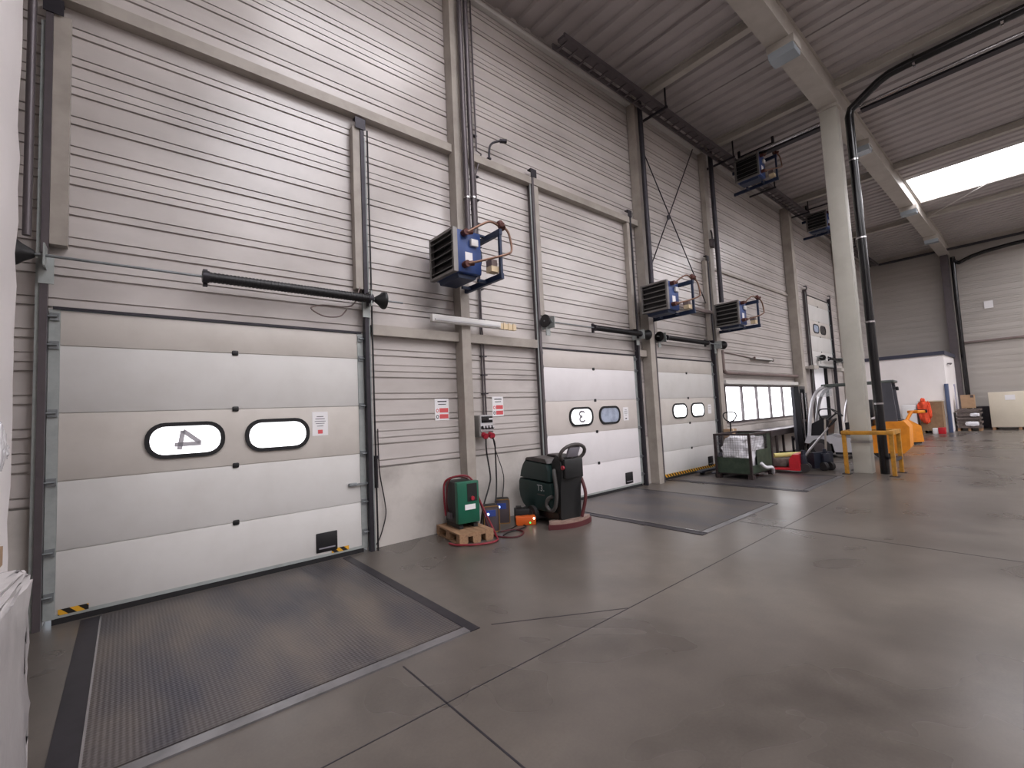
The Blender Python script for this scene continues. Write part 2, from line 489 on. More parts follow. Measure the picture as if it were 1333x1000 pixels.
def stroke(pts, w):
    """flat band outline around a 2D polyline (rounded a little by mitre)"""
    L, R = [], []
    for i, p in enumerate(pts):
        a = Vector(pts[max(0, i - 1)]); b = Vector(pts[min(len(pts) - 1, i + 1)])
        d = (b - a); d.normalize(); nrm = Vector((-d.y, d.x)) * w / 2
        L.append((p[0] + nrm.x, p[1] + nrm.y)); R.append((p[0] - nrm.x, p[1] - nrm.y))
    return L + R[::-1]

def text_mesh(name, body, size, m, parent, M, extrude=0.001):
    cu = bpy.data.curves.new(name, 'FONT'); cu.body = body; cu.size = size; cu.extrude = extrude
    cu.align_x = 'CENTER'; cu.align_y = 'CENTER'
    t = bpy.data.objects.new(name + '_tmp', cu); C.objects.link(t)
    dg = bpy.context.evaluated_depsgraph_get(); dg.update()
    me = bpy.data.meshes.new_from_object(t.evaluated_get(dg))
    bpy.data.objects.remove(t); bpy.data.curves.remove(cu)
    me.transform(M); me.name = name
    me.materials.clear(); me.materials.append(MATS[m])
    o = bpy.data.objects.new(name, me); C.objects.link(o); o.parent = parent
    ROOT[o.name] = ROOT[parent.name]
    return o

# ================================================================== SETTING
YW = 5.85                      # face of the cladding of the dock wall
X0, X1 = -6.0, 31.0            # hall along the dock wall
YN = -14.0                     # side away from the docks
ZC = 8.95                      # underside of the roof deck
DOORS = {4: (-0.47, 2.30), 3: (5.68, 8.45), 2: (9.32, 11.98)}
D_TOP = 2.82
HI = (20.05, 22.8)             # high door
WIN = (12.72, 18.05, 1.13, 2.20)
WIN_B = (18.72, 19.22, 1.0, 2.24)

# floor
m = MB(); m.box(X0, X1, YN, 7.0, -0.2, 0.0)
struct('floor', m, 'floor')
# joints cut in the slab
m = MB()
m.box(1.425, 1.437, -6, 2.95, 0, 0.0015); m.box(6.60, 6.612, -6, 2.96, 0, 0.0015)
m.box(X0, 11.5, 2.40, 2.408, 0, 0.0015)
m.box(12.75, 12.762, -8, 2.2, 0, 0.0015)
m.prism([(2.22, 3.0), (2.222, 3.012), (3.2, 2.415), (3.2, 2.405)], 'z', 0, 0.0015)
struct('trim_1', m, 'dark_steel')

# dock wall: horizontal cladding with narrow grooves
def cladding(m, x0, x1, ranges, zb=1.03, zt=ZC + 0.1, y=YW, per=0.30, deep=0.028, axis='x'):
    zs = []
    z = zb; k = 0
    while z < zt:
        zs.append((z, z + 0.022, deep)); zs.append((z + 0.088, z + 0.103, deep * 0.8))
        if k % 3 == 1: zs.append((z + 0.178, z + 0.189, deep * 0.7))
        z += per; k += 1
    def P(u, yy, zz): return (u, yy, zz) if axis == 'x' else (yy, u, zz)
    def flat(a, b, yy):
        for lo, hi in ranges:
            q0, q1 = max(a, lo), min(b, hi)
            if q1 - q0 > 1e-4: m.quad(P(x0, yy, q0), P(x1, yy, q0), P(x1, yy, q1), P(x0, yy, q1))
    def step(zz, ya, yb):
        for lo, hi in ranges:
            if lo <= zz <= hi: m.quad(P(x0, ya, zz), P(x1, ya, zz), P(x1, yb, zz), P(x0, yb, zz))
    prev = min(lo for lo, hi in ranges)
    for a, b, d in zs:
        flat(prev, a, y); step(a, y, y + d); flat(a, b, y + d); step(b, y + d, y); prev = b
    flat(prev, zt, y)

m = MB()
full = [(1.03, ZC + 0.05)]; over = [(D_TOP, ZC + 0.05)]
xs = [X0, -0.55, 2.38, 5.60, 8.53, 9.24, 12.06, WIN[0], WIN[1], WIN_B[0], WIN_B[1], HI[0], HI[1], X1]
for a, b in zip(xs, xs[1:]):
    if (a, b) in ((-0.55, 2.38), (5.60, 8.53), (9.24, 12.06)): r = over
    elif a == WIN[0]: r = [(1.03, WIN[2]), (WIN[3], ZC + 0.05)]
    elif a == WIN_B[0]: r = [(WIN_B[3], ZC + 0.05)]
    elif a == HI[0]: r = [(5.75, ZC + 0.05)]
    else: r = full
    cladding(m, a, b, r)
    # solid core behind the sheet
    for lo, hi in r:
        m.box(a, b, YW + 0.03, YW + 0.18, lo, hi)
# reveals around the openings
struct('wall_left', m, 'cladding', smooth=0)
m = MB()
for a, b in ((X0, -0.55), (2.38, 5.60), (8.53, 9.24), (12.06, WIN_B[0]), (WIN_B[0], WIN_B[1]), (WIN_B[1], HI[0]), (HI[1], X1)):
    m.box(a, b, YW - 0.012, YW + 0.18, 0, 1.0 if a == WIN_B[0] else 1.03)
struct('baseboard_left', m, 'plinth')
# other walls
m = MB(); cladding(m, YN, 7.0, [(0, ZC + 0.05)], zb=0.02, y=X1, per=0.30, deep=0.02, axis='y'); m.box(X1 + 0.03, X1 + 0.2, YN, 7, 0, ZC + 0.05)
struct('wall_far', m, 'far_cladding', smooth=0)
m = MB(); m.box(X0, X1, YN - 0.2, YN, 0, ZC + 0.05); struct('wall_right', m, 'cladding')
m = MB(); m.box(X0 - 0.2, X0, YN, 7.0, 0, ZC + 0.05); struct('wall_near', m, 'cladding')

# roof deck: trapezoidal ribs running across the hall, with openings for the roof lights
SKYL = [(-4.4, -1.4, YN + 0.5, -3.0), (1.8, 4.8, -7.5, 3.9), (8.0, 10.4, YN + 0.5, 0.6), (14.0, 17.0, YN + 0.5, -1.2), (20.15, 23.0, YN + 0.5, 2.55), (26.3, 29.6, YN + 0.5, -1.6)]  # fourth and last roof lights are added out of view to brighten the far side
m = MB()
def deck_span(xa, xb, ya, yb):
    p = 0.36; x = xa
    while x < xb - 1e-6:
        pts = [(x, 0.0), (x + 0.20, 0.0), (x + 0.235, 0.055), (x + 0.325, 0.055), (x + p, 0.0)]
        for (u0, h0), (u1, h1) in zip(pts, pts[1:]):
            if u0 >= xb: break
            u1c = min(u1, xb)
            m.quad((u0, ya, ZC + h0), (u1c, ya, ZC + h1), (u1c, yb, ZC + h1), (u0, yb, ZC + h0))
        x += p
cuts = [X0]
for a, b, c, d in SKYL: cuts += [a, b]
cuts.append(X1)
for a, b, c, d in SKYL:
    for x in (a, b):
        m.quad((x, YN, ZC), (x, c - 0.041, ZC), (x, c - 0.041, ZC + 0.08), (x, YN, ZC + 0.08)); m.quad((x, d + 0.041, ZC), (x, 7.0, ZC), (x, 7.0, ZC + 0.08), (x, d + 0.041, ZC + 0.08))
for a, b in zip(cuts, cuts[1:]):
    sk = [q for q in SKYL if q[0] == a and q[1] == b]
    if sk:
        deck_span(a, b, sk[0][3], 7.0); deck_span(a, b, YN, sk[0][2])
    else:
        deck_span(a, b, YN, 7.0)
struct('ceiling', m, 'deck', smooth=0)
m = MB(); m.box(X0, X1, YN, 7.0, ZC + 0.5, ZC + 0.55)
struct('ceiling_outer', m, 'deck') if False else m.bm.free()
# roof lights: curb (frame) and glowing panes
for k, (a, b, c, d) in enumerate(SKYL):
    w = thing('window_%d' % (k + 3), 'long roof light of opal panes in a ceiling row partly added for light', 'roof light', ((a + b) / 2, (c + d) / 2, ZC), kind='structure')
    m = MB()
    m.box(a - 0.04, a, c - .04, d + .04, ZC, ZC + 0.32); m.box(b, b + 0.04, c - .04, d + .04, ZC, ZC + 0.32)
    m.box(a, b, c - .04, c, ZC, ZC + 0.32); m.box(a, b, d, d + .04, ZC, ZC + 0.32)
    m.build('curb', 'steel_white', w, True)
    m = MB(); m.box(a, b, c, d, ZC + 0.28, ZC + 0.30); m.build('pane', 'skylight_pane', w, True)

# ------------------------------------------------------------------ roof steel
def ibeam_y(x, y0, y1, z0, z1, w=0.16):
    m = MB()
    m.box(x - w / 2, x + w / 2, y0, y1, z0, z0 + 0.02); m.box(x - w / 2, x + w / 2, y0, y1, z1 - 0.02, z1)
    m.box(x - 0.012, x + 0.012, y0, y1, z0 + 0.02, z1 - 0.02)
    return m
PB = [(-3.0 + -3.3, 'behind'), (2.9 - 3.0, '')]
for x, lab in ((9.0, 'roof beam nearest the camera, left of the beam lamp'), (12.35, 'roof beam landing on the free standing pillar'),
               (18.4, 'roof beam just before the bright roof light'), (24.5, 'roof beam just past the bright roof light'), (30.6, 'roof beam along the far end wall')):
    for ya, yb, side in ((3.02, YW - 0.02, 'dock side half of the '), (YN, 2.58, 'hall side half of the ')):
        if x == 9.0 and ya == YN: continue
        o = ibeam_y(x, ya, yb, ZC - 0.2, ZC).build('roof_beam', 'steel_white')
        tag(o, side + lab, 'beam', 'cross beams under the roof deck')
m = MB()
m.box(-6, 31, 2.58, 2.98, 8.47, 8.50); m.box(-6, 31, 2.62, 2.94, 8.50, 8.93); m.box(-6, 31, 2.58, 2.98, 8.93, ZC)
tag(m.build('main_beam', 'steel_white'), 'long pale main roof beam running the length of the hall over the pillar', 'beam')

# main pillar with drain pipe
p = thing('pillar', 'tall pale grey free standing pillar inside the yellow guard', 'pillar', (12.54, 2.79, 0))
m = MB(); m.box(12.4, 12.68, 2.62, 2.96, 0, 8.40, bev=0.012); m.build('shaft', 'pillar_grey', p, True)
m = MB(); m.box(12.36, 12.72, 2.58, 3.0, 8.40, 8.468); m.build('head_plate', 'steel_white', p, True)
m = MB(); m.box(12.395, 12.685, 2.615, 2.965, 0.66, 0.72); m.build('scuff_band', 'grey_box', p, True)
p = thing('drain_pipe', 'black drain pipe running up the grey pillar and along the roof', 'pipe', (12.5, 2.42, 0))
m = MB()
m.tube([(12.5, 2.42, 0), (12.5, 2.42, 8.05), (12.5, 2.38, 8.2), (12.47, 1.85, 8.52), (12.45, 1.65, 8.58), (12.45, 1.4, 8.6), (12.45, -12, 8.6)], 0.085, 14)
m.build('pipe', 'black_gloss', p, True)
for z in (1.5, 3.3, 5.2, 7.0):
    m = MB(); m.cyl((12.5, 2.42, z), (12.5, 2.42, z + 0.035), 0.095, 16); m.build('clamp', 'shiny', p, True)
for y in (1.25, 0.0, -1.3):
    m = MB(); m.box(12.43, 12.47, y - .02, y + .02, 8.50, ZC - 0.005); m.box(12.35, 12.55, y - .02, y + .02, 8.50, 8.52); m.build('hanger', 'shiny', p, True)
p = thing('pillar', 'far dark pillar against the end wall at the end of the main beam', 'pillar', (30.7, 2.79, 0))
m = MB(); m.box(30.55, 30.9, 2.66, 2.94, 0, 8.46); m.build('shaft', 'pipe_grey', p, True)
p = thing('drain_pipe', 'black drain pipe going down the far pillar at the end wall', 'pipe', (30.6, 2.5, 0))
m = MB(); m.tube([(30.6, 2.5, 0), (30.6, 2.5, 7.7), (30.6, 2.3, 7.95), (30.55, 0.6, 8.3), (30.55, -6, 8.4)], 0.09, 10, smooth=4); m.build('pipe', 'black_gloss', p, True)

# lamps on the main beam
def beam_lamp(x, label, first=None):
    if first: return dup(first, (x, 2.78, 8.47), 0, label)
    t = thing('beam_lamp', label, 'lamp', (x, 2.78, 8.47), group=None)
    m = MB(); m.box(-0.20, 0.20, -0.28, 0.20, -0.16, -0.002, bev=0.015); m.build('housing', 'steel_white', t)
    m = MB(); m.prism([(-0.20, -0.16), (0.20, -0.16), (0.15, -0.28), (-0.15, -0.28)], 'y', -0.26, 0.18); m.build('glass', 'glass_lamp', t)
    m = MB(); m.box(-0.16, -0.12, -0.18, 0.18, -0.002, 0.0); m.build('bracket', 'galv', t)
    return t
L0 = beam_lamp(9.55, 'lamp under the main beam nearest the camera, left of the pillar')
for x, lab in ((15.0, 'lamp under the main beam just right of the pillar head'), (21.6, 'lamp under the main beam beside the bright roof light'), (26.5, 'lamp under the main beam close to the far wall')):
    beam_lamp(x, lab, L0)

# pipes and tray along the roof
m = MB()
m.box(6.0, 29.5, 5.12, 5.15, 8.42, 8.52); m.box(6.0, 29.5, 5.42, 5.45, 8.42, 8.52)
x = 6.1
while x < 29.4: m.box(x, x + 0.04, 5.15, 5.42, 8.42, 8.44); x += 0.3
m.box(6.0, 29.5, 5.16, 5.3, 8.44, 8.50)
t = thing('cable_tray', 'grey ladder cable tray hung along the top of the dock wall', 'cable tray', (17, 5.28, 8.42))
m.build('tray', 'pipe_grey', t, True)
for x in (9.2, 12.6, 15.5, 18.6, 21.5, 24.7):
    m = MB(); m.box(x, x + 0.04, 5.0, 5.80, 8.37, 8.415); m.box(x, x + .03, 5.02, 5.05, 8.415, ZC - 0.005); m.build('hanger', 'dark_steel', t, True)
for y0, y1, lab in ((2.98, 5.1, 'silver pipe from the pillar to the dock wall'), (-12, 2.3, 'silver pipe from the pillar out over the hall')):
    m = MB(); m.cyl((12.95, y0, 8.42), (12.95, y1, 8.42), 0.045, 10)
    tag(m.build('service_pipe', 'shiny'), lab, 'pipe')
    m = MB(); m.box(13.02, 13.2, y0, y1, 8.36, 8.43); m.box(13.02, 13.04, y0, y1, 8.43, 8.47)
    tag(m.build('cable_duct', 'dark_steel'), lab.replace('silver pipe', 'dark duct beside the silver pipe'), 'cable duct')
for x, y0, lab in ((29.9, -8, 'dark service pipe under the roof along the far wall'),):
    m = MB(); m.cyl((x, y0, 8.55), (x, 5.2, 8.55), 0.06, 8); tag(m.build('service_pipe', 'dark_steel'), lab, 'pipe')
# thin bracing rod below roof light
m = MB(); m.cyl((24.43, 2.45, 8.80), (21.0, -1.0, 9.0), 0.012, 6)
tag(m.build('bracing_rod', 'strip_bright'), 'thin bright bracing rod crossing below the roof light', 'rod')
# bright flashing pieces at the wall head
m = MB(); m.box(X0, X1, YW - 0.10, YW - 0.01, 8.70, 8.76)
struct('trim_2', m, 'strip_bright')

# ------------------------------------------------------------------ columns and rails on the dock wall
def column(x0, x1, yf, z1, label, z0=0.0):
    """H column standing off the cladding: front flange, web and back flange"""
    m = MB()
    m.box(x0, x1, yf, yf + 0.02, z0, z1); m.box(x0, x1, YW - 0.034, YW - 0.014, z0, z1)
    m.box((x0 + x1) / 2 - 0.01, (x0 + x1) / 2 + 0.01, yf + 0.02, YW - 0.034, z0, z1)
    m.box(x0, x0 + 0.012, yf + 0.02, YW - 0.034, z0, z1)
    return tag(m.build('wall_column', 'steel_cream'), label, 'column', 'steel columns along the dock wall')
column(3.86, 4.02, 5.65, 8.70, 'pale wall column behind the nearest blue heater')
column(8.86, 9.04, 5.62, 8.70, 'wall column between the second and third loading doors, behind the second heater')
column(12.20, 12.42, 5.70, 8.70, 'wall column left of the row of windows, behind the third heater')
column(18.22, 18.50, 5.55, 8.70, 'broad wall column at the right end of the row of windows')
column(24.3, 24.55, 5.55, 8.70, 'far wall column right of the high door')
column(-1.9, -1.7, 5.65, 8.70, 'wall column left of the door marked 4')

def rail(x0, x1, z, label, h=0.13, y0=5.72):
    m = MB(); m.box(x0, x1, y0, y0 + 0.02, z, z + h); m.box(x0, x1, y0 + 0.02, YW - 0.002, z + h - 0.02, z + h); m.box(x0, x1, y0 + .02, YW - .002, z, z + 0.02)
    return tag(m.build('wall_rail', 'steel_cream'), label, 'rail', 'horizontal steel rails on the dock wall')
rail(-6, 3.855, 5.80, 'long upper wall rail above the door marked 4')
rail(4.07, 8.85, 5.80, 'upper wall rail above the door marked 3')
rail(2.48, 3.855, 2.80, 'lower wall rail between door 4 and the first column', h=0.14)
rail(4.05, 5.50, 2.80, 'lower wall rail between the first column and door 3', h=0.14)
rail(8.56, 8.85, 2.80, 'short lower wall rail stub between door 3 and the second column', h=0.14)
rail(12.38, 18.2, 5.45, 'thin dark upper rail on the cladding above the windows', h=0.06, y0=5.79)
# flashing strips between upper panels
for x in (3.55,):
    pass

# ------------------------------------------------------------------ sectional doors
def make_door(n, x0, x1, z0, num=None, dim_right=False, bright=True, dark=False):
    yl = 5.80
    lab = {4: 'white sectional door with a mirrored 4 in its left window', 3: 'white sectional door with a mirrored 3 in its left window',
           2: 'white sectional door with two glowing blank windows', 1: 'raised white sectional door high on the wall'}[n]
    t = thing('door_%d' % n, lab, 'door', ((x0 + x1) / 2, yl, z0), kind='structure')
    hs = [0.05, 0.63, 1.245, 1.86, 2.48, D_TOP - 0.01]
    xm = (x0 + x1) / 2
    for k in range(5):
        m = MB()
        a, b = z0 + hs[k] + 0.003, z0 + hs[k + 1] - 0.003
        m.box(x0, x1, yl, yl + 0.045, a, b, bev=0.004)
        m.box(x0, x1, yl + 0.012, yl + 0.04, a - 0.007, a + 0.002)
        m.build('panel', (('panel_cream' if k in (2, 4) else 'panel_clean') if n == 3 else ('panel_beige' if k in (2, 4) else 'panel_white')), t, True)
    m = MB(); m.box(x0 - 0.02, x1 + 0.02, yl - 0.005, yl + 0.05, z0 + 0.0, z0 + 0.05); m.build('bottom_seal', 'black_rubber', t, True)
    m = MB(); m.box(x0, x1, yl - 0.004, yl - 0.001, z0 + 0.052, z0 + 0.085); m.build('bottom_rail', 'galv_light', t, True)
    for z in hs[1:5]:
        m = MB(); m.box(xm - 0.03, xm + 0.03, yl - 0.012, yl - 0.0005, z0 + z - 0.027, z0 + z + 0.027, bev=0.01); m.build('hinge_cover', 'black', t, True)
    # oval windows in the middle section
    for i, xc in enumerate((xm - 0.44, xm + 0.43)):
        zc = z0 + 1.555
        m = MB(); m.ring(rrect(xc, zc, 0.68, 0.365, 0.165), rrect(xc, zc, 0.60, 0.285, 0.13), 'y', yl - 0.022, yl - 0.0005)
        fr = m.build('window_frame', 'black_rubber', t, True)
        m = MB(); m.prism(rrect(xc, zc, 0.602, 0.287, 0.131), 'y', yl - 0.010, yl - 0.001)
        pm = 'window_pane' if n == 2 else 'door_pane'
        if dim_right and i == 1: pm = 'dim_pane'
        if dark: pm = 'dim_pane' if i == 0 else 'dark_pane'
        m.build('pane', pm, fr, True)
        if i == 0 and num == 4:
            m = MB()
            y0_, y1_ = yl - 0.0135, yl - 0.0105
            # the figure is stuck on outside, so it shows reversed from in here
            for seg in ([(xc - 0.06, zc - 0.098), (xc - 0.03, zc + 0.095)], [(xc - 0.03, zc + 0.095), (xc + 0.115, zc - 0.035)], [(xc + 0.125, zc - 0.045), (xc - 0.10, zc - 0.045)]):
                m.prism(stroke(seg, 0.042), 'y', y0_, y1_)
            m.build('numeral', 'numeral_grey', fr, True)
        if i == 0 and num == 3:
            m = MB(); P = []
            for k in range(13):   # two stacked arcs, open to the right: a reversed 3
                t_ = math.radians(25 + 245 * k / 12)
                P.append((xc + 0.02 + 0.075 * math.cos(t_), zc + 0.05 + 0.05 * math.sin(t_)))
            Q = [(a, 2 * zc - b) for a, b in P]
            for pts in (P, Q):
                for a, b in zip(pts, pts[1:]):
                    e = (Vector(b) - Vector(a)) * 0.25; m.prism(stroke([(a[0] - e.x, a[1] - e.y), (b[0] + e.x, b[1] + e.y)], 0.040), 'y', yl - 0.0135, yl - 0.0105)
            m.build('numeral', 'numeral_grey', fr, True)
        if n == 4 and i == 1:
            m = MB()
            for k, (w, dz) in enumerate(((0.30, 0.07), (0.13, 0.03), (0.18, -0.03), (0.10, -0.08))):
                m.box(xc - w / 2, xc + w / 2, yl - 0.0125, yl - 0.0105, zc + dz - 0.004, zc + dz + 0.004)
            m.build('faint_lettering', 'paper', fr, True)
    # galvanised end caps with roller hinges
    for xa, xb, s in ((x0 - 0.075, x0 + 0.0, -1), (x1, x1 + 0.075, 1)):
        m = MB(); m.box(xa, xb, yl - 0.006, yl + 0.045, z0 + 0.05, z0 + D_TOP - 0.01); m.build('end_cap', 'galv_light', t, True)
        for z in hs[1:5] + [0.25, 2.74]:
            xc = (xa + xb) / 2
            m = MB(); m.box(xc - 0.032, xc + 0.032, yl - 0.024, yl - 0.006, z0 + z - 0.035, z0 + z + 0.035)
            m.cyl((xc - 0.02 * s, yl - 0.035, z0 + z), (xc + 0.075 * s, yl - 0.035, z0 + z), 0.009, 8)
            m.build('roller_hinge', 'galv', t, True)
    # top seal and lintel flashing
    m = MB(); m.box(x0 - 0.05, x1 + 0.05, yl - 0.02, yl + 0.03, z0 + D_TOP - 0.008, z0 + D_TOP + 0.016); m.build('top_seal', 'dark_steel', t, True)
    if n != 1:
        m = MB(); m.box(x1 - 0.56, x1 - 0.31, yl - 0.014, yl - 0.0005, z0 + 0.11, z0 + 0.34, bev=0.008)
        gp = m.build('lift_handle', 'black', t, True)
        m = MB(); m.box(x1 - 0.53, x1 - 0.34, yl - 0.018, yl - 0.0145, z0 + 0.15, z0 + 0.165); m.build('handle_lettering', 'ink_grey', gp, True)
    if n == 4:
        for xa, xb in ((x0 + 0.02, x0 + 0.22), (x1 - 0.38, x1 - 0.17)):
            m = MB(); m.box(xa, xb, yl - 0.006, yl - 0.004, z0 + 0.075, z0 + 0.125); m.build('hazard_sticker', 'hazard', t, True)
        m = MB(); m.box(x1 - 0.16, x1 - 0.06, yl - 0.05, yl - 0.0005, z0 + 0.845, z0 + 0.885, bev=0.008); m.box(x1 - 0.08, x1 + 0.10, yl - 0.045, yl - 0.03, z0 + 0.85, z0 + 0.875); m.build('slide_bolt', 'galv', t, True)
    if n == 2:
        m = MB(); m.box(x0, x1, yl - 0.007, yl - 0.005, z0 + 0.055, z0 + 0.125); m.build('hazard_strip', 'hazard', t, True)
    return t

make_door(4, *DOORS[4], 0.0, num=4)
make_door(3, *DOORS[3], 0.0, num=3, dim_right=True)
make_door(2, *DOORS[2], 0.0)
make_door(1, *HI, 2.95, dark=True)

def track(x, s, ztop, label, z0=0.0, post_from=2.95):
    """door track: angle plate on the wall and a roller channel; s = +1 right side"""
    t = thing('door_track', label, 'door track', (x, 5.76, z0), group='vertical tracks beside the loading doors')
    m = MB()
    xa, xb = (x, x + 0.05) if s > 0 else (x - 0.05, x)
    m.box(xa, xb, 5.71, 5.725, z0, ztop); m.box(xa if s > 0 else xb - 0.012, xa + 0.012 if s > 0 else xb, 5.725, 5.79, z0, ztop)
    m.box(xa if s < 0 else xb - 0.012, xa + 0.012 if s < 0 else xb, 5.725, YW - 0.014, z0, ztop)
    m.build('channel', 'dark_steel' if s > 0 else 'pipe_grey', t, True)
    m = MB(); m.box(x + s * 0.052 if s > 0 else x - 0.08, x + 0.08 if s > 0 else x - 0.052, 5.74, 5.75, z0, ztop - 0.1); m.build('angle_plate', 'galv_light', t, True)
    if ztop > post_from + 0.5:
        m = MB(); m.box(x + (-0.10 if s > 0 else 0.002), x + (-0.002 if s > 0 else 0.12), 5.73, YW - 0.014, post_from + 0.45, min(ztop, 5.79)); m.build('post', 'steel_cream', t, True)
    m = MB(); m.box(x - 0.07, x + 0.07, 5.70, 5.709, ztop - 0.02, ztop + 0.13); m.box(x - 0.07, x + .07, 5.709, 5.79, ztop + 0.11, ztop + 0.13); m.build('end_stop', 'dark_steel', t, True)
    return t
def tracks(n, x0, x1, ztop, z0=0.0, pf=2.95, names=('', '')):
    track(x0 - 0.08, -1, ztop, names[0], z0, pf); track(x1 + 0.08, 1, ztop, names[1], z0, pf)
tracks(4, *DOORS[4], 5.62, names=('galvanised door track left of the door marked 4', 'dark door track right of the door marked 4'))
tracks(3, *DOORS[3], 5.95, names=('door track left of the door marked 3, above the scrubber', 'door track right of the door marked 3'))
tracks(2, *DOORS[2], 5.6, names=('door track left of the blank windowed door', 'door track right of the blank windowed door, beside the windows'))
tracks(1, *HI, 5.95, z0=0.0, pf=20, names=('door track left of the raised high door', 'door track right of the raised high door'))

def spring_set(xa, xb, z, s0, s1, drums, label, ext=0.32):
    t = thing('spring_shaft', label, 'door spring', ((xa + xb) / 2, 5.60, z), group='torsion spring shafts above the loading doors')
    y = 5.58
    m = MB(); m.cyl((xa - ext * 0.5, y, z), (xb + ext, y, z), 0.013, 10); m.build('shaft', 'galv', t, True)
    m = MB(); m.cyl((s0, y, z), (s1, y, z), 0.05, 16)
    k = s0
    while k < s1 - 0.03: m.cyl((k, y, z), (k + 0.018, y, z), 0.055, 16); k += 0.036
    m.build('spring', 'black', t, True)
    for q in (s0, s1):
        m = MB(); m.cyl((q - 0.03, y, z), (q + 0.03, y, z), 0.062, 16); m.box(q - 0.02, q + 0.02, y + 0.03, y + 0.07, z - 0.09, z + 0.09); m.build('spring_cone', 'dark_steel', t, True)
    for x, s in drums:
        m = MB(); m.lathe([(0.03, -0.10 * s), (0.045, -0.08 * s), (0.075, -0.03 * s), (0.105, 0.0), (0.115, 0.02 * s), (0.115, 0.04 * s), (0.04, 0.045 * s)], (x, y, z), 'x', 20); m.build('cable_drum', 'black', t, True)
        m = MB(); m.box(x - 0.16 * s - 0.006, x - 0.16 * s + 0.006, y - 0.05, YW - 0.004, z - 0.10, z + 0.10); m.box(x - 0.16 * s - 0.05, x - .16 * s + .05, 5.70, 5.712, z - 0.22, z + 0.05); m.build('bearing_plate', 'galv_light', t, True)
    return t
spring_set(-0.70, 2.52, 3.24, 0.62, 2.40, ((-0.72, -1), (2.56, 1)), 'long black spring shaft above the door marked 4', 0.34)
spring_set(5.62, 8.72, 3.26, 6.92, 8.42, ((5.60, -1), (8.68, 1)), 'spring shaft above the door marked 3', 0.15)
spring_set(9.15, 12.3, 3.26, 9.5, 11.4, ((9.22, -1), (12.26, 1)), 'spring shaft above the blank windowed door', 0.12)
spring_set(19.95, 23.4, 3.30, 21.6, 23.2, ((20.7, -1), (23.3, 1)), 'spring shaft in front of the raised high door', 0.1)

# high door opening: dark gap and the white truck outside
m = MB(); m.box(21.2, 22.79, 6.15, 8.4, 1.0, 4.6, bev=0.03)
tag(m.build('truck_body', 'truck_white'), 'white truck body seen through the gap under the raised door', 'truck')
m = MB(); m.box(19.8, 23.1, 6.10, 6.14, 0, 1.0); m.box(19.7, 20.0, 6.05, 6.2, 0, 6); m.box(22.85, 23.1, 6.05, 6.2, 0, 6); m.box(19.7, 23.1, 6.2, 8.6, 4.75, 4.8); m.box(19.7, 19.75, 6.2, 8.6, 0, 4.75); m.box(23.05, 23.1, 6.2, 8.6, 0, 4.75); m.box(19.7, 23.1, 8.55, 8.6, 0, 4.75)
tag(m.build('dock_shelter', 'black_rubber'), 'dark dock shelter behind the gap under the raised door', 'dock shelter')
for x0, x1, lab in ((19.5, 20.0, 'short pale rail stub left of the raised door foot'), (22.92, 23.5, 'short pale rail stub right of the raised door foot')):
    m = MB(); m.box(x0, x1, 5.55, 5.70, 2.83, 2.97); m.box(x0, x1, 5.70, YW - 0.002, 2.86, 2.94)
    tag(m.build('rail_stub', 'steel_white'), lab, 'rail')

# ------------------------------------------------------------------ windows in the dock wall
w = thing('window_1', 'row of five bright window panes in the dock wall', 'window', ((WIN[0] + WIN[1]) / 2, YW, WIN[2]), kind='structure')
m = MB(); fwid = 0.05
m.box(WIN[0], WIN[1], YW - 0.03, YW + 0.1, WIN[2], WIN[2] + fwid); m.box(WIN[0], WIN[1], YW - 0.03, YW + 0.1, WIN[3] - fwid, WIN[3])
m.box(WIN[0], WIN[0] + fwid, YW - 0.03, YW + 0.1, WIN[2] + fwid, WIN[3] - fwid); m.box(WIN[1] - fwid, WIN[1], YW - 0.03, YW + 0.1, WIN[2] + fwid, WIN[3] - fwid)
fr = m.build('window_frame', 'pipe_grey', w, True)
pw = (WIN[1] - WIN[0] - 2 * fwid) / 5
for k in range(5):
    a = WIN[0] + fwid + k * pw
    m = MB(); m.box(a, a + pw, YW + 0.03, YW + 0.04, WIN[2] + fwid, WIN[3] - fwid); m.build('pane', 'window_pane', w, True)
    if k:
        m = MB(); m.box(a - 0.035, a + 0.035, YW - 0.03, YW + 0.028, WIN[2] + fwid, WIN[3] - fwid); m.build('mullion', 'pipe_grey', w, True)
m = MB(); m.box(WIN[0] - 0.15, WIN[1] + 0.1, 5.70, YW - 0.001, WIN[3] + 0.03, WIN[3] + 0.13); m.build('head_rail', 'strip_bright', w, True)
w = thing('window_2', 'narrow bright window beside the broad column', 'window', (18.97, YW, 1.0), kind='structure')
m = MB(); m.box(WIN_B[0], WIN_B[1], YW + 0.03, YW + 0.04, WIN_B[2], WIN_B[3]); m.build('pane', 'window_pane', w, True)
m = MB()
m.box(WIN_B[0], WIN_B[0] + .04, YW - .03, YW + .1, WIN_B[2], WIN_B[3]); m.box(WIN_B[1] - .04, WIN_B[1], YW - .03, YW + .1, WIN_B[2], WIN_B[3]); m.box(WIN_B[0] + .04, WIN_B[1] - .04, YW - .03, YW + .1, WIN_B[3] - .04, WIN_B[3])
m.build('window_frame', 'grey_box', w, True)

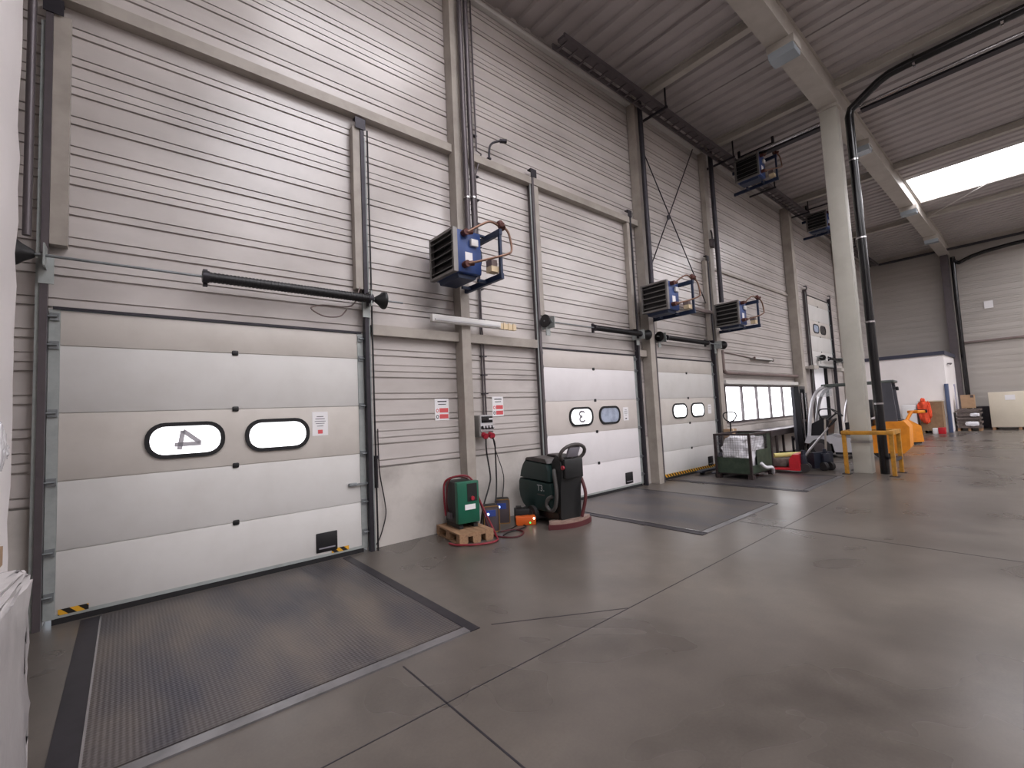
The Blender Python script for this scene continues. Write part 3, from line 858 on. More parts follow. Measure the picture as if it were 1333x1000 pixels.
# ------------------------------------------------------------------ wall pipes, conduit, sockets
def pipe(name, pts, r, m_, label, cat='pipe', group=None, smooth=0, clamps=()):
    if not clamps:
        m = MB(); m.tube(pts, r, 10, smooth); return tag(m.build(name, m_), label, cat, group)
    t = thing(name, label, cat, pts[0], group=group)
    m = MB(); m.tube(pts, r, 12, smooth); m.build('pipe', m_, t, True)
    for z in clamps:
        m = MB(); m.cyl((pts[0][0], pts[0][1], z), (pts[0][0], pts[0][1], z + 0.03), r + 0.012, 12); m.box(pts[0][0] - .012, pts[0][0] + .012, pts[0][1], YW - 0.02 if pts[0][0] < 4 or pts[0][0] > 4.03 else 5.648, z + .005, z + .025); m.build('clamp', 'shiny', t, True)
    return t
pipe('heating_pipe', [(4.00, 5.57, 4.30), (4.00, 5.57, 8.9)], 0.042, 'pipe_grey', 'grey heating pipe, nearer one of the pair above the first blue heater', clamps=(5.02,))
pipe('heating_pipe', [(4.12, 5.57, 4.30), (4.12, 5.57, 8.9)], 0.042, 'pipe_grey', 'grey heating pipe, farther one of the pair above the first blue heater', clamps=(5.05,))
pipe('heating_pipe', [(8.92, 5.52, 4.42), (8.92, 5.52, 8.9)], 0.055, 'dark_steel', 'dark heating pipe going up from the second heater')
pipe('heating_pipe', [(12.28, 5.52, 4.42), (12.28, 5.52, 8.9)], 0.06, 'dark_steel', 'dark heating pipe going up from the third heater')
pipe('heating_pipe', [(-0.68, 5.66, 3.42), (-0.68, 5.66, 8.9)], 0.03, 'pipe_grey', 'slim violet grey pipe at the far left wall corner post')
t = thing('conduit', 'twin electric conduit on the wall running down to the socket box', 'conduit', (4.33, 5.80, 2.0))
m = MB(); m.tube([(4.40, 5.80, 8.7), (4.40, 5.80, 6.05), (4.45, 5.74, 5.98), (4.36, 5.74, 5.72), (4.35, 5.80, 5.6), (4.35, 5.80, 3.05), (4.365, 5.80, 2.9), (4.365, 5.80, 1.67)], 0.014, 8); m.build('pipe', 'pipe_grey', t, True)
m = MB(); m.tube([(4.33, 5.815, 8.7), (4.33, 5.815, 1.67)], 0.012, 8); m.build('pipe', 'pipe_grey', t, True)
for z in (2.0, 2.3, 2.6, 3.2, 3.7, 4.4, 4.8, 5.2, 5.6, 6.3):
    m = MB(); m.box(4.315, 4.42, 5.79, YW - 0.002, z, z + 0.015); m.build('clip', 'dark_steel', t, True)
m = MB(); m.tube([(4.60, 5.72, 5.97), (4.60, 5.70, 6.12), (4.66, 5.68, 6.22), (4.78, 5.60, 6.26)], 0.018, 8, smooth=4); m.cyl((4.76, 5.61, 6.255), (4.86, 5.56, 6.26), 0.035, 10); m.box(4.57, 4.63, 5.70, YW - 0.002, 5.935, 5.96)
tag(m.build('hook_bracket', 'dark_steel'), 'small dark hooked bracket above the rail, right of the conduit', 'bracket')
pipe('wall_pipe', [(12.50, 5.72, 3.15), (12.50, 5.72, 2.62), (12.58, 5.72, 2.55), (12.7, 5.72, 2.53), (18.15, 5.72, 2.53)], 0.055, 'pipe_brown', 'brown pipe along the wall just above the window row')
t = thing('wall_tube_lamp', 'slim tube lamp on the cladding above the window row', 'lamp', (15.3, 5.78, 3.03))
m = MB(); m.box(14.6, 16.1, 5.74, YW - 0.002, 3.0, 3.05); m.build('base', 'grey_box', t, True)
m = MB(); m.cyl((14.65, 5.715, 3.025), (16.05, 5.715, 3.025), 0.022, 10); m.build('tube', 'white_plastic', t, True)
for x in (14.62, 16.05):
    m = MB(); m.box(x - .02, x + .03, 5.69, 5.738, 2.98, 3.07); m.build('end_cap', 'pipe_brown', t, True)
pipe('lamp_cable', [(12.55, 5.83, 3.13), (13.6, 5.83, 3.10), (14.59, 5.82, 3.05)], 0.014, 'pipe_brown', 'thin cable leading along the wall to the slim tube lamp', 'cable')
m = MB(); m.box(14.92, 15.34, YW - 0.012, YW - 0.001, 4.0, 4.3); 
t = thing('wall_notice', 'pale grey notice sheet high on the wall right of the third heater', 'notice', (15.13, YW, 4.0))
m.build('sheet', 'box_front', t, True)
m = MB()
for k in range(4): m.box(15.0, 15.26, YW - 0.014, YW - 0.0125, 4.05 + k * 0.06, 4.075 + k * 0.06)
m.build('print', 'ink_grey', t, True)

# cross bracing rods between the columns
for a, b, lab in (((9.3, 5.74, 4.95), (11.75, 5.74, 8.65), 'bracing rod rising to the right between the second and third heater columns'), ((9.1, 5.77, 8.1), (11.9, 5.77, 4.4), 'bracing rod falling to the right between the second and third heater columns')):
    m = MB(); m.cyl(a, b, 0.014, 8)
    if a[2] < 5:
        c = (Vector(a) + (Vector(b) - Vector(a)) * 0.38); m.cyl(c - Vector((0, 0.012, 0)), c + Vector((0, 0.012, 0)), 0.06, 14)
    tag(m.build('bracing_rod', 'dark_steel'), lab, 'rod')
m = MB(); m.box(9.4, 12.1, 5.70, 5.76, 4.12, 4.2); tag(m.build('brace_strut', 'pipe_brown'), 'brown horizontal strut low between the second and third heater columns', 'strut')
t = thing('junction_box', 'small dark junction box on the column above the third heater', 'junction box', (12.31, 5.65, 6.0))
m = MB(); m.box(12.21, 12.41, 5.60, 5.702, 6.0, 6.22, bev=0.01); m.build('body', 'pipe_grey', t, True); m = MB(); m.tube([(12.33, 5.66, 6.22), (12.33, 5.66, 6.4), (12.35, 5.69, 6.5)], .02, 8); m.build('lead', 'dark_steel', t, True)

# light batten across the first column
t = thing('light_batten', 'white light batten with bare brown end fixed across the first column', 'lamp', (4.2, 5.60, 3.02))
m = MB(); m.box(3.30, 4.55, 5.55, 5.63, 3.03, 3.14, bev=0.012); m.build('housing', 'white_plastic', t, True)
m = MB(); m.box(3.34, 4.52, 5.535, 5.549, 3.05, 3.075); m.build('tube_edge', 'box_front', t, True)
m = MB(); m.box(4.55, 4.88, 5.56, 5.62, 3.03, 3.12)
for x in (4.6, 4.7, 4.8): m.box(x, x + 0.035, 5.545, 5.559, 3.02, 3.13)
m.build('ballast_end', 'cream_plastic', t, True)
m = MB(); m.box(3.9, 3.98, 5.63, 5.648, 3.06, 3.12); m.build('bracket', 'galv', t, True)

# notices
def notice(x, z, w, h, y, label, lines, red=(), name='paper_notice'):
    t = thing(name, label, 'notice', (x + w / 2, y, z))
    m = MB(); m.box(x, x + w, y - 0.003, y, z, z + h); m.build('sheet', 'paper', t, True)
    m = MB()
    for (u0, u1, v, th) in lines: m.box(x + u0 * w, x + u1 * w, y - 0.0045, y - 0.0032, z + v * h - th * h / 2, z + v * h + th * h / 2)
    m.build('print', 'ink', t, True)
    if red:
        m = MB()
        for (u0, u1, v0, v1) in red: m.box(x + u0 * w, x + u1 * w, y - 0.0045, y - 0.0032, z + v0 * h, z + v1 * h)
        m.build('red_print', 'red_print', t, True)
    return t
TXT = ((0.2, 0.85, 0.87, 0.05), (0.24, 0.8, 0.74, 0.035))
def dots(x, z, w, h, y, t):
    for k, v in enumerate((0.45, 0.17)):
        m = MB(); m.ring([(x + .17 * w + .10 * w * math.cos(a * PI / 8), z + v * h + .085 * h * math.sin(a * PI / 8)) for a in range(16)], [(x + .17 * w + .055 * w * math.cos(a * PI / 8), z + v * h + .05 * h * math.sin(a * PI / 8)) for a in range(16)], 'y', y - .0045, y - .0032); m.build('warning_symbol', 'red_print' if k == 0 else 'ink', t, True)
n1 = notice(3.46, 1.62, 0.24, 0.32, YW - 0.001, 'red and white warning notice on the wall left of the first column', TXT, ((0.32, 0.95, 0.36, 0.56), (0.32, 0.95, 0.08, 0.28))); dots(3.46, 1.62, 0.24, 0.32, YW - 0.001, n1)
n2 = notice(4.53, 1.64, 0.23, 0.32, YW - 0.001, 'red and white warning notice on the wall above the socket box', TXT, ((0.32, 0.95, 0.36, 0.56), (0.32, 0.95, 0.08, 0.28))); dots(4.53, 1.64, 0.23, 0.32, YW - 0.001, n2)
LN = ((0.28, 0.72, 0.80, 0.025), (0.2, 0.8, 0.70, 0.025), (0.15, 0.85, 0.60, 0.02), (0.22, 0.78, 0.51, 0.02), (0.3, 0.7, 0.40, 0.02))
notice(1.72, 1.51, 0.185, 0.29, 5.799, 'paper notice with a red stamp on the nearest door, right of its oval windows', LN, ((0.35, 0.65, 0.08, 0.24),))
notice(7.95, 1.42, 0.18, 0.28, 5.799, 'narrow paper notice on the second door, right of its grey window', LN + ((0.35, 0.65, 0.15, 0.08),))
notice(11.62, 1.44, 0.17, 0.24, 5.799, 'faint paper notice taped to the blank windowed door', ((0.2, 0.8, 0.75, 0.03), (0.2, 0.8, 0.5, 0.03)))

# socket box
t = thing('socket_box', 'grey fuse and socket box on the wall with red industrial sockets', 'socket box', (4.33, 5.72, 1.28))
m = MB(); m.box(4.11, 4.38, 5.65, YW - 0.014, 1.33, 1.67, bev=0.012); m.build('body', 'grey_box', t, True)
m = MB(); m.box(4.125, 4.365, 5.635, 5.65, 1.42, 1.665); m.build('front', 'box_front', t, True)
m = MB(); m.box(4.14, 4.355, 5.625, 5.634, 1.55, 1.65, bev=0.004); c = m.build('fuse_window', 'black_gloss', t, True)
m = MB(); m.box(4.28, 4.35, 5.621, 5.624, 1.595, 1.615); m.build('fuse_label', 'paper', c, True)
for k in range(4):
    x = 4.155 + 0.06 * k
    m = MB(); m.cyl((x, 5.634, 1.48), (x, 5.60, 1.475), 0.026, 14); c = m.build('socket', 'black', t, True)
    m = MB(); m.cyl((x + .005, 5.599, 1.485), (x + .005, 5.59, 1.485), 0.016, 12); m.build('socket_flap', 'box_front', c, True)
for x in (4.18, 4.305):
    m = MB(); m.cyl((x, 5.67, 1.37), (x, 5.60, 1.345), 0.042, 16); m.cyl((x, 5.60, 1.345), (x, 5.58, 1.34), 0.048, 16); m.build('red_socket', 'red_plug', t, True)
def cable(pts, r, m_, label, smooth=6, name='power_cable'):
    m = MB(); m.tube(pts, r, 8, smooth); return tag(m.build(name, m_), label, 'cable')
cable([(4.18, 5.59, 1.31), (4.19, 5.60, 1.1), (4.24, 5.60, 0.75), (4.18, 5.56, 0.6), (4.02, 5.52, 0.3), (3.98, 5.55, 0.02)], 0.012, 'black_cable', 'dark cable hanging from the left red socket behind the green charger')
cable([(4.305, 5.58, 1.31), (4.37, 5.62, 1.22), (4.42, 5.68, 1.0), (4.40, 5.66, 0.6), (4.24, 5.50, 0.35), (4.14, 5.46, 0.2)], 0.012, 'black_cable', 'thick black cable hanging from the right red socket')
cable([(4.365, 5.66, 1.325), (4.46, 5.72, 1.1), (4.64, 5.78, 0.7), (4.60, 5.76, 0.42), (4.55, 5.73, 0.2)], 0.007, 'black_cable', 'thin grey cable hanging straight to the farther small charger')
cable([(2.56, 5.82, 1.55), (2.56, 5.80, 1.0), (2.62, 5.80, 0.6), (2.63, 5.80, 0.4), (2.55, 5.80, 0.15), (2.46, 5.76, 0.05)], 0.008, 'black_cable', 'loose black cable hanging beside the right track of door 4')
m = MB(); m.box(2.49, 2.53, 5.78, YW - 0.014, 0.78, 1.2); m.cyl((2.51, 5.77, 1.16), (2.51, 5.77, 1.2), 0.03, 10)
m2 = tag(m.build('cable_guard', 'dark_steel'), 'slim dark cable guard on the wall right of door 4', 'cable guard')
m = MB(); m.tube([(2.33, 5.735, 3.42), (2.20, 5.70, 3.15), (1.85, 5.72, 3.12), (1.70, 5.70, 3.06), (1.85, 5.70, 2.98), (2.05, 5.72, 3.0), (2.15, 5.74, 3.1)], 0.009, 6, 5)
tag(m.build('rope_coil', 'pipe_brown'), 'coil of thin rope hanging under the long black spring', 'rope')
m = MB(); m.cyl((2.47, 5.70, 0.0), (2.47, 5.70, 5.6), 0.012, 8); tag(m.build('guide_cable', 'black'), 'black vertical cable up the wall right of the long black spring', 'cable')

# ------------------------------------------------------------------ unit heaters
def heater(label, loc, first=None, big=True, rz=0.0):
    if first: return dup(first, loc, rz, label, 'blue unit heaters')
    t = thing('unit_heater', label, 'heater', loc, rz, group='blue unit heaters')
    # local: front blows to -x; +y towards the wall; origin under the casing
    m = MB(); m.box(0.0, 0.40, -0.31, 0.31, 0.06, 0.66, bev=0.025); m.build('casing', 'blue_case', t)
    m = MB(); m.prism([(0.02, 0.075), (0.38, 0.075), (0.32, 0.0), (0.05, 0.0)], 'y', -0.24, 0.24); m.build('drip_tray', 'blue_dark', t)
    m = MB(); m.ring([(-0.315, 0.055), (0.315, 0.055), (0.315, 0.665), (-0.315, 0.665)], [(-0.275, 0.09), (0.275, 0.09), (0.275, 0.63), (-0.275, 0.63)], 'x', -0.07, -0.001); fr = m.build('front_frame', 'louvre', t)
    m = MB(); m.box(-0.012, -0.002, -0.275, 0.275, 0.09, 0.63); m.build('coil', 'black', t)
    for k in range(5):
        z = 0.13 + k * 0.108
        m = MB(); m.prism([(-0.085, z), (-0.082, z - 0.006), (-0.02, z + 0.028), (-0.023, z + 0.034)], 'y', -0.285, 0.285); m.build('slat', 'louvre', fr)
    m = MB(); m.cyl((0.401, 0, 0.36), (0.46, 0, 0.36), 0.25, 20); m.cyl((0.46, 0, 0.36), (0.52, 0, 0.36), 0.09, 14); m.build('fan_housing', 'blue_dark', t)
    m = MB()
    for z in (0.0, 0.63):
        m.box(0.54, 0.59, -0.56, 0.62, z - 0.02, z + 0.06)
    m.box(0.545, 0.585, -0.55, -0.51, 0.06, 0.61)
    m.box(0.40, 0.54, -0.22, -0.18, 0.0, 0.04); m.box(0.40, 0.54, 0.18, 0.22, 0.0, 0.04); m.box(0.30, 0.54, -0.22, -0.18, 0.67, 0.70); m.box(0.3, 0.54, 0.18, 0.22, 0.67, 0.70)
    m.build('bracket', 'blue_dark', t)
    m = MB(); m.box(0.20, 0.32, -0.36, -0.312, 0.44, 0.54, bev=0.01); m.build('junction_box', 'white_plastic', t)
    m = MB(); m.box(0.12, 0.24, -0.3155, -0.3115, 0.22, 0.35); m.build('rating_label', 'paper', t)
    m = MB(); m.box(0.42, 0.56, -0.50, -0.38, 0.08, 0.16); m.build('motor_box', 'cream_plastic', t)
    m = MB(); m.box(0.44, 0.54, -0.48, -0.36, 0.17, 0.26); m.build('actuator', 'pipe_brown', t)
    for z in (0.16, 0.60):
        m = MB(); m.cyl((0.10, -0.31, z), (0.10, -0.40, z), 0.045, 12); m.cyl((0.10, -0.37, z), (0.20, -0.39, z + .02), 0.035, 10); m.build('valve', 'rust_valve', t)
    m = MB(); m.tube([(0.12, -0.40, 0.16), (0.40, -0.55, 0.24), (0.62, -0.62, 0.32), (0.70, -0.62, 0.40), (0.68, -0.60, 0.62), (0.64, -0.56, 0.72)], 0.016, 8, 4); m.build('return_pipe', 'copper', t)
    m = MB(); m.tube([(0.12, -0.40, 0.60), (0.30, -0.44, 0.72), (0.45, -0.48, 0.79), (0.58, -0.52, 0.74)], 0.016, 8, 4); m.build('flow_pipe', 'copper', t)
    m = MB(); m.cyl((0.60, -0.56, 0.70), (0.60, -0.50, 0.80), 0.05, 12); m.cyl((0.57, -0.60, 0.74), (0.66, -0.50, 0.74), 0.03, 10); m.build('shutoff_valve', 'rust_valve', t)
    return t
H0 = heater('nearest blue heater, on the first column above the light batten', (3.40, 5.31, 3.56))
heater('second blue heater from the left, on the column beside door 3', (8.52, 5.20, 3.62), H0)
heater('third blue heater from the left, on the column beside the windows', (11.85, 5.20, 3.62), H0)
H4 = heater('blue heater up under the roof deck nearer the camera', (12.85, 4.80, 7.68), H0)
H5 = heater('blue heater up under the roof deck at the far end', (18.8, 4.86, 7.68), H0)
for x, y, lab in ((13.5, 4.8, 'pair of hanger straps above the nearer roof heater'), (19.4, 4.88, 'pair of hanger straps above the far roof heater')):
    m = MB(); m.box(x - 0.03, x + 0.03, y + 0.4, y + 0.46, 8.44, ZC - 0.005); m.box(x - 0.03, x + 0.03, y - 0.5, y - 0.44, 8.44, ZC - 0.005); m.box(x - .02, x + .02, y - .44, y + .4, 8.75, 8.79)
    tag(m.build('hanger_strap', 'dark_steel'), lab, 'hanger')

# ------------------------------------------------------------------ dock levellers
def leveller(x0, x1, y0, y1, label, lip=True):
    t = thing('dock_leveller', label, 'dock leveller', ((x0 + x1) / 2, (y0 + y1) / 2, 0), group=None)
    m = MB(); m.box(x0 + 0.14, x1 - 0.10, y0 + 0.11, y1, 0.0005, 0.008); m.build('deck_plate', 'plate', t, True)
    m = MB(); m.box(x0, x0 + 0.13, y0, y1, 0.0005, 0.006); m.build('side_frame', 'dark_steel', t, True)
    m = MB(); m.box(x1 - 0.092, x1, y0, y1, 0.0005, 0.006); m.build('side_frame', 'dark_steel', t, True)
    m = MB(); m.box(x0 + 0.13, x0 + 0.142, y0 + 0.1, y1, 0.0005, 0.013); m.build('edge_bar', 'shiny', t, True)
    m = MB(); m.box(x0 + 0.13, x1 - 0.092, y0, y0 + 0.085, 0.0005, 0.012); m.build('hinge_lip', 'lip_steel', t, True)
    return t
leveller(-0.30, 2.12, 3.02, 5.74, 'nearest steel dock plate in front of the door marked 4')
leveller(5.62, 8.12, 3.00, 5.74, 'steel dock plate in front of the door marked 3, right of the scrubber')
leveller(9.40, 11.72, 2.98, 5.74, 'steel dock plate under the mesh cage, in front of the blank windowed door')

# ------------------------------------------------------------------ pallets
def pallet_parts(t, L, Wd, m_='wood', h=0.14):
    """local: L along x, Wd along y, centred"""
    m = MB(); n = 5; bw = 0.11
    for k in range(n):
        y = -Wd / 2 + bw / 2 + k * (Wd - bw) / (n - 1); m.box(-L / 2, L / 2, y - bw / 2, y + bw / 2, h - 0.022, h)
    m.build('top_boards', m_, t)
    m = MB()
    for x in (-L / 2 + 0.05, 0, L / 2 - 0.05): m.box(x - 0.05, x + 0.05, -Wd / 2, Wd / 2, h - 0.044, h - 0.0225)
    m.build('cross_boards', m_, t)
    for x in (-L / 2 + 0.05, 0, L / 2 - 0.05):
        for y in (-Wd / 2 + 0.06, 0, Wd / 2 - 0.06):
            m = MB(); m.box(x - 0.05, x + 0.05, y - 0.06, y + 0.06, 0.0225, h - 0.0445); m.build('block', m_, t)
    m = MB()
    for y in (-Wd / 2 + 0.06, 0, Wd / 2 - 0.06): m.box(-L / 2, L / 2, y - 0.05, y + 0.05, 0.0, 0.022)
    m.build('bottom_boards', m_, t)
t = thing('pallet', 'small worn wooden pallet under the green battery charger', 'pallet', (3.58, 5.38, 0), math.radians(82))
pallet_parts(t, 0.76, 0.50)

# green battery charger on the pallet
t = thing('battery_charger', 'tall green battery charger standing on the wooden pallet', 'battery charger', (3.60, 5.42, 0.1405), math.radians(-8))
m = MB(); m.box(-0.15, 0.15, -0.10, 0.26, 0.05, 0.62, bev=0.02); m.box(-0.14, -0.08, -0.16, 0.24, 0, 0.05); m.box(0.08, 0.14, -0.16, 0.24, 0, 0.05); m.build('body', 'charger_black', t)
m = MB(); m.box(-0.165, 0.165, -0.19, -0.101, 0.07, 0.63, bev=0.012); c = m.build('front_panel', 'green_case', t)
m = MB(); m.box(-0.02, 0.13, -0.196, -0.1905, 0.36, 0.60); c2 = m.build('display', 'charger_black', t)
m = MB(); m.cyl((0.055, -0.197, 0.40), (0.055, -0.215, 0.40), 0.028, 14); m.build('stop_button', 'red_plug', c2)
m = MB(); m.box(-0.06, 0.10, -0.194, -0.1905, 0.25, 0.32); m.build('sticker', 'paper', t)
m = MB(); m.box(-0.19, -0.151, 0.02, 0.12, 0.12, 0.2); m.build('cable_outlet', 'pipe_grey', t)
cable([(3.44, 5.62, 0.28), (3.41, 5.60, 0.6), (3.44, 5.58, 0.77), (3.58, 5.46, 0.83), (3.70, 5.42, 0.81), (3.78, 5.40, 0.72), (3.82, 5.34, 0.5), (3.86, 5.25, 0.3), (3.83, 5.0, 0.05), (3.7, 4.82, 0.02), (3.45, 4.86, 0.02), (3.25, 5.05, 0.02), (3.22, 5.2, 0.02)], 0.014, 'red_cable', 'thick red charging cable looped over the green battery charger')
cable([(3.48, 5.60, 0.28), (3.43, 5.57, 0.5), (3.47, 5.54, 0.775), (3.66, 5.50, 0.80), (3.80, 5.46, 0.7), (3.86, 5.38, 0.45), (3.88, 5.3, 0.25), (3.86, 5.12, 0.03), (3.92, 4.86, 0.012), (4.08, 4.78, 0.012), (4.26, 4.92, 0.012), (4.24, 5.10, 0.012), (4.05, 5.16, 0.012)], 0.011, 'red_cable_dark', 'dark red cable dropping off the charger into a loop on the floor')
cable([(4.02, 5.18, 0.01), (4.25, 5.18, 0.01), (4.45, 5.26, 0.01), (4.52, 5.16, 0.01), (4.40, 5.08, 0.01), (4.10, 5.05, 0.01), (3.95, 4.98, 0.01)], 0.009, 'black_cable', 'black cable loop lying on the floor before the small chargers')

def small_charger(label, loc, rz, first=None):
    if first: return dup(first, loc, rz, label)
    t = thing('small_charger', label, 'battery charger', loc, rz)
    m = MB(); m.box(-0.11, 0.11, -0.08, 0.12, 0.0, 0.37, bev=0.03); m.build('body', 'charger_black', t)
    m = MB(); m.box(-0.105, 0.105, -0.10, -0.081, 0.01, 0.36, bev=0.008); c = m.build('front', 'charger_face', t)
    m = MB(); m.ring(rrect(0, 0.185, 0.23, 0.37, 0.03), rrect(0, 0.185, 0.205, 0.345, 0.02), 'y', -0.112, -0.1005); m.build('rim', 'bronze', t)
    m = MB(); m.box(-0.08, 0.06, -0.106, -0.1005, 0.22, 0.31); m.build('screen', 'blue_screen', c)
    m = MB(); m.cyl((-0.05, -0.1065, 0.255), (-0.05, -0.112, 0.255), 0.018, 12); m.build('indicator', 'blue_lamp', c)
    return t
SC = small_charger('small brown charger with blue light directly right of the green charger', (4.03, 5.36, 0), math.radians(-28))
small_charger('small dark charger with blue light set back against the wall', (4.46, 5.62, 0), math.radians(-38), SC)
t = thing('orange_charger', 'flat orange charger box lying on the floor before the scrubber', 'battery charger', (4.58, 5.22, 0), math.radians(-36))
m = MB(); m.box(-0.15, 0.15, -0.06, 0.06, 0.0, 0.13, bev=0.012); m.build('body', 'orange_case', t)
m = MB(); m.cyl((0.12, -0.061, 0.10), (0.12, -0.068, 0.10), 0.014, 10); m.build('indicator', 'white_lamp', t)
m = MB(); m.cyl((0.06, -0.061, 0.04), (0.06, -0.066, 0.04), 0.012, 10); m.build('indicator', 'green_lamp', t)
m = MB(); m.box(-0.13, 0.16, -0.08, 0.10, 0.0, 0.20, bev=0.015); m.box(-0.10, -0.02, -0.06, 0.06, 0.2, 0.23)
o = m.build('tool_case', 'charger_black'); o.location = (4.72, 5.42, 0); o.rotation_euler = (0, 0, math.radians(-36))
tag(o, 'low black tool case behind the orange charger', 'case')
m = MB(); m.box(4.36, 4.43, 4.95, 5.0, 0.0005, 0.006); 
m.bm.free()

# ------------------------------------------------------------------ floor scrubber
t = thing('floor_scrubber', 'dark green walk behind floor scrubber with grey ring handle', 'floor scrubber', (5.02, 5.12, 0), math.radians(82))
# local +x = front (towards the wall), y = width
def body_sec(prof, y, name, m_, parent, tw=0.88):
    """extrude a side profile across the width with slightly pulled-in flanks"""
    m = MB(); n = len(prof)
    cx = sum(p[0] for p in prof) / n; cz = sum(p[1] for p in prof) / n
    lay = []
    for yy, s in ((-y, 0.93), (-y * 0.90, 1.0), (y * 0.90, 1.0), (y, 0.93)):
        lay.append([m.bm.verts.new((cx + (p[0] - cx) * s, yy, cz + (p[1] - cz) * s)) for p in prof])
    for A, B in zip(lay, lay[1:]):
        for i in range(n):
            j = (i + 1) % n; m.bm.faces.new((A[i], A[j], B[j], B[i]))
    m.bm.faces.new(lay[0][::-1]); m.bm.faces.new(lay[-1])
    return m.build(name, m_, parent)
tank = body_sec([(-0.36, 0.20), (0.30, 0.18), (0.40, 0.24), (0.47, 0.34), (0.50, 0.46), (0.49, 0.60), (0.47, 0.64), (-0.33, 0.62), (-0.37, 0.5)], 0.255, 'solution_tank', 'scrub_green', t)
rec = body_sec([(-0.33, 0.635), (0.465, 0.655), (0.43, 0.76), (0.37, 0.86), (0.30, 0.93), (-0.28, 0.90), (-0.33, 0.82)], 0.25, 'recovery_tank', 'scrub_green', t)
body_sec([(-0.31, 0.905), (0.31, 0.935), (0.26, 0.975), (0.05, 0.99), (-0.27, 0.97)], 0.245, 'lid', 'scrub_grey', t)
m = MB(); m.box(-0.24, 0.02, -0.20, 0.02, 0.982, 1.02, bev=0.02); m.build('lid_cap', 'scrub_grey', t)
body_sec([(-0.50, 0.10), (-0.375, 0.10), (-0.375, 0.60), (-0.335, 0.66), (-0.335, 0.95), (-0.42, 1.03), (-0.53, 1.0), (-0.57, 0.80), (-0.52, 0.5)], 0.19, 'control_column', 'charger_black', t)
m = MB(); m.box(-0.62, -0.55, -0.17, 0.17, 0.70, 0.98, bev=0.02); c = m.build('control_panel', 'charger_black', t)
m = MB(); m.cyl((-0.585, 0.171, 0.86), (-0.585, 0.195, 0.86), 0.03, 14); m.build('stop_button', 'red_plug', c)
# ring handle, tilted
R_ = Matrix.Translation((-0.60, 0, 1.06)) @ Matrix.Rotation(math.radians(62), 4, 'Y')
pts = []
for k in range(20):
    a = 2 * PI * k / 20; pts.append(R_ @ Vector((0.14 * math.cos(a), 0.225 * math.sin(a), 0)))
m = MB(); m.tube(pts, 0.026, 10, closed=True)
m.tube([R_ @ Vector((0.14, 0, 0)), R_ @ Vector((0.0, 0, 0.02))], 0.03, 10); m.build('ring_handle', 'scrub_grey', t)
m = MB(); m.box(-0.10, 0.06, -0.10, 0.10, -0.02, 0.02, M=R_, bev=0.01); m.build('dashboard', 'ink_grey', t)
for y in (-0.27, 0.27):
    m = MB(); m.cyl((0.10, y - 0.035, 0.125), (0.10, y + 0.035, 0.125), 0.125, 24); c = m.build('wheel', 'tyre', t)
    m = MB(); m.cyl((0.10, y - 0.04, 0.125), (0.10, y + 0.04, 0.125), 0.06, 16); m.build('hub', 'scrub_grey', c)
m = MB(); m.cyl((0.34, 0, 0.03), (0.34, 0, 0.15), 0.25, 28); m.build('brush_deck', 'pipe_grey', t)
m = MB(); m.cyl((0.34, 0, 0.001), (0.34, 0, 0.03), 0.23, 28); m.build('brush', 'black_rubber', t)
m = MB(); m.box(-0.46, 0.2, -0.2, 0.2, 0.10, 0.2); m.build('chassis', 'black', t)
# curved squeegee at the rear
def arc(r, a0, a1, n, cx, cz=0):
    return [(cx + r * math.cos(a0 + (a1 - a0) * k / n), r * math.sin(a0 + (a1 - a0) * k / n)) for k in range(n + 1)]
o_ = arc(0.62, PI - 0.66, PI + 0.66, 14, 0.03); i_ = arc(0.50, PI + 0.66, PI - 0.66, 14, 0.03)
m = MB(); m.prism(o_ + i_, 'z', 0.05, 0.11); m.build('squeegee', 'squeegee', t)
o_ = arc(0.64, PI - 0.68, PI + 0.68, 14, 0.03); i_ = arc(0.605, PI + 0.68, PI - 0.68, 14, 0.03)
m = MB(); m.prism(o_ + i_, 'z', 0.001, 0.07); m.build('squeegee_blade', 'red_trim', t)
m = MB(); m.tube([(-0.42, 0.215, 0.82), (-0.47, 0.25, 0.74), (-0.50, 0.255, 0.5), (-0.46, 0.26, 0.30), (-0.38, 0.275, 0.24), (-0.30, 0.29, 0.30), (-0.33, 0.285, 0.40), (-0.40, 0.25, 0.44)], 0.028, 10, 5); m.build('suction_hose', 'hose', t)
m = MB(); m.tube([(-0.48, -0.20, 0.75), (-0.58, -0.22, 0.45), (-0.55, -0.15, 0.12)], 0.025, 10, 5); m.build('drain_hose', 'red_trim', t)
Mt = Matrix.Translation((-0.10, 0.2565, 0.53)) @ Matrix.Rotation(math.radians(180), 4, 'Z') @ Matrix.Rotation(math.radians(90), 4, 'X')
text_mesh('model_lettering', 'T3', 0.13, 'box_front', t, Mt)
m = MB(); m.box(-0.205, -0.185, 0.254, 0.2575, 0.50, 0.506); m.box(-0.198, -0.192, 0.254, 0.2575, 0.493, 0.513); m.build('plus_sign', 'box_front', t)
m = MB(); m.box(-0.21, -0.02, 0.254, 0.257, 0.425, 0.445); m.build('faint_lettering', 'scrub_grey', t)

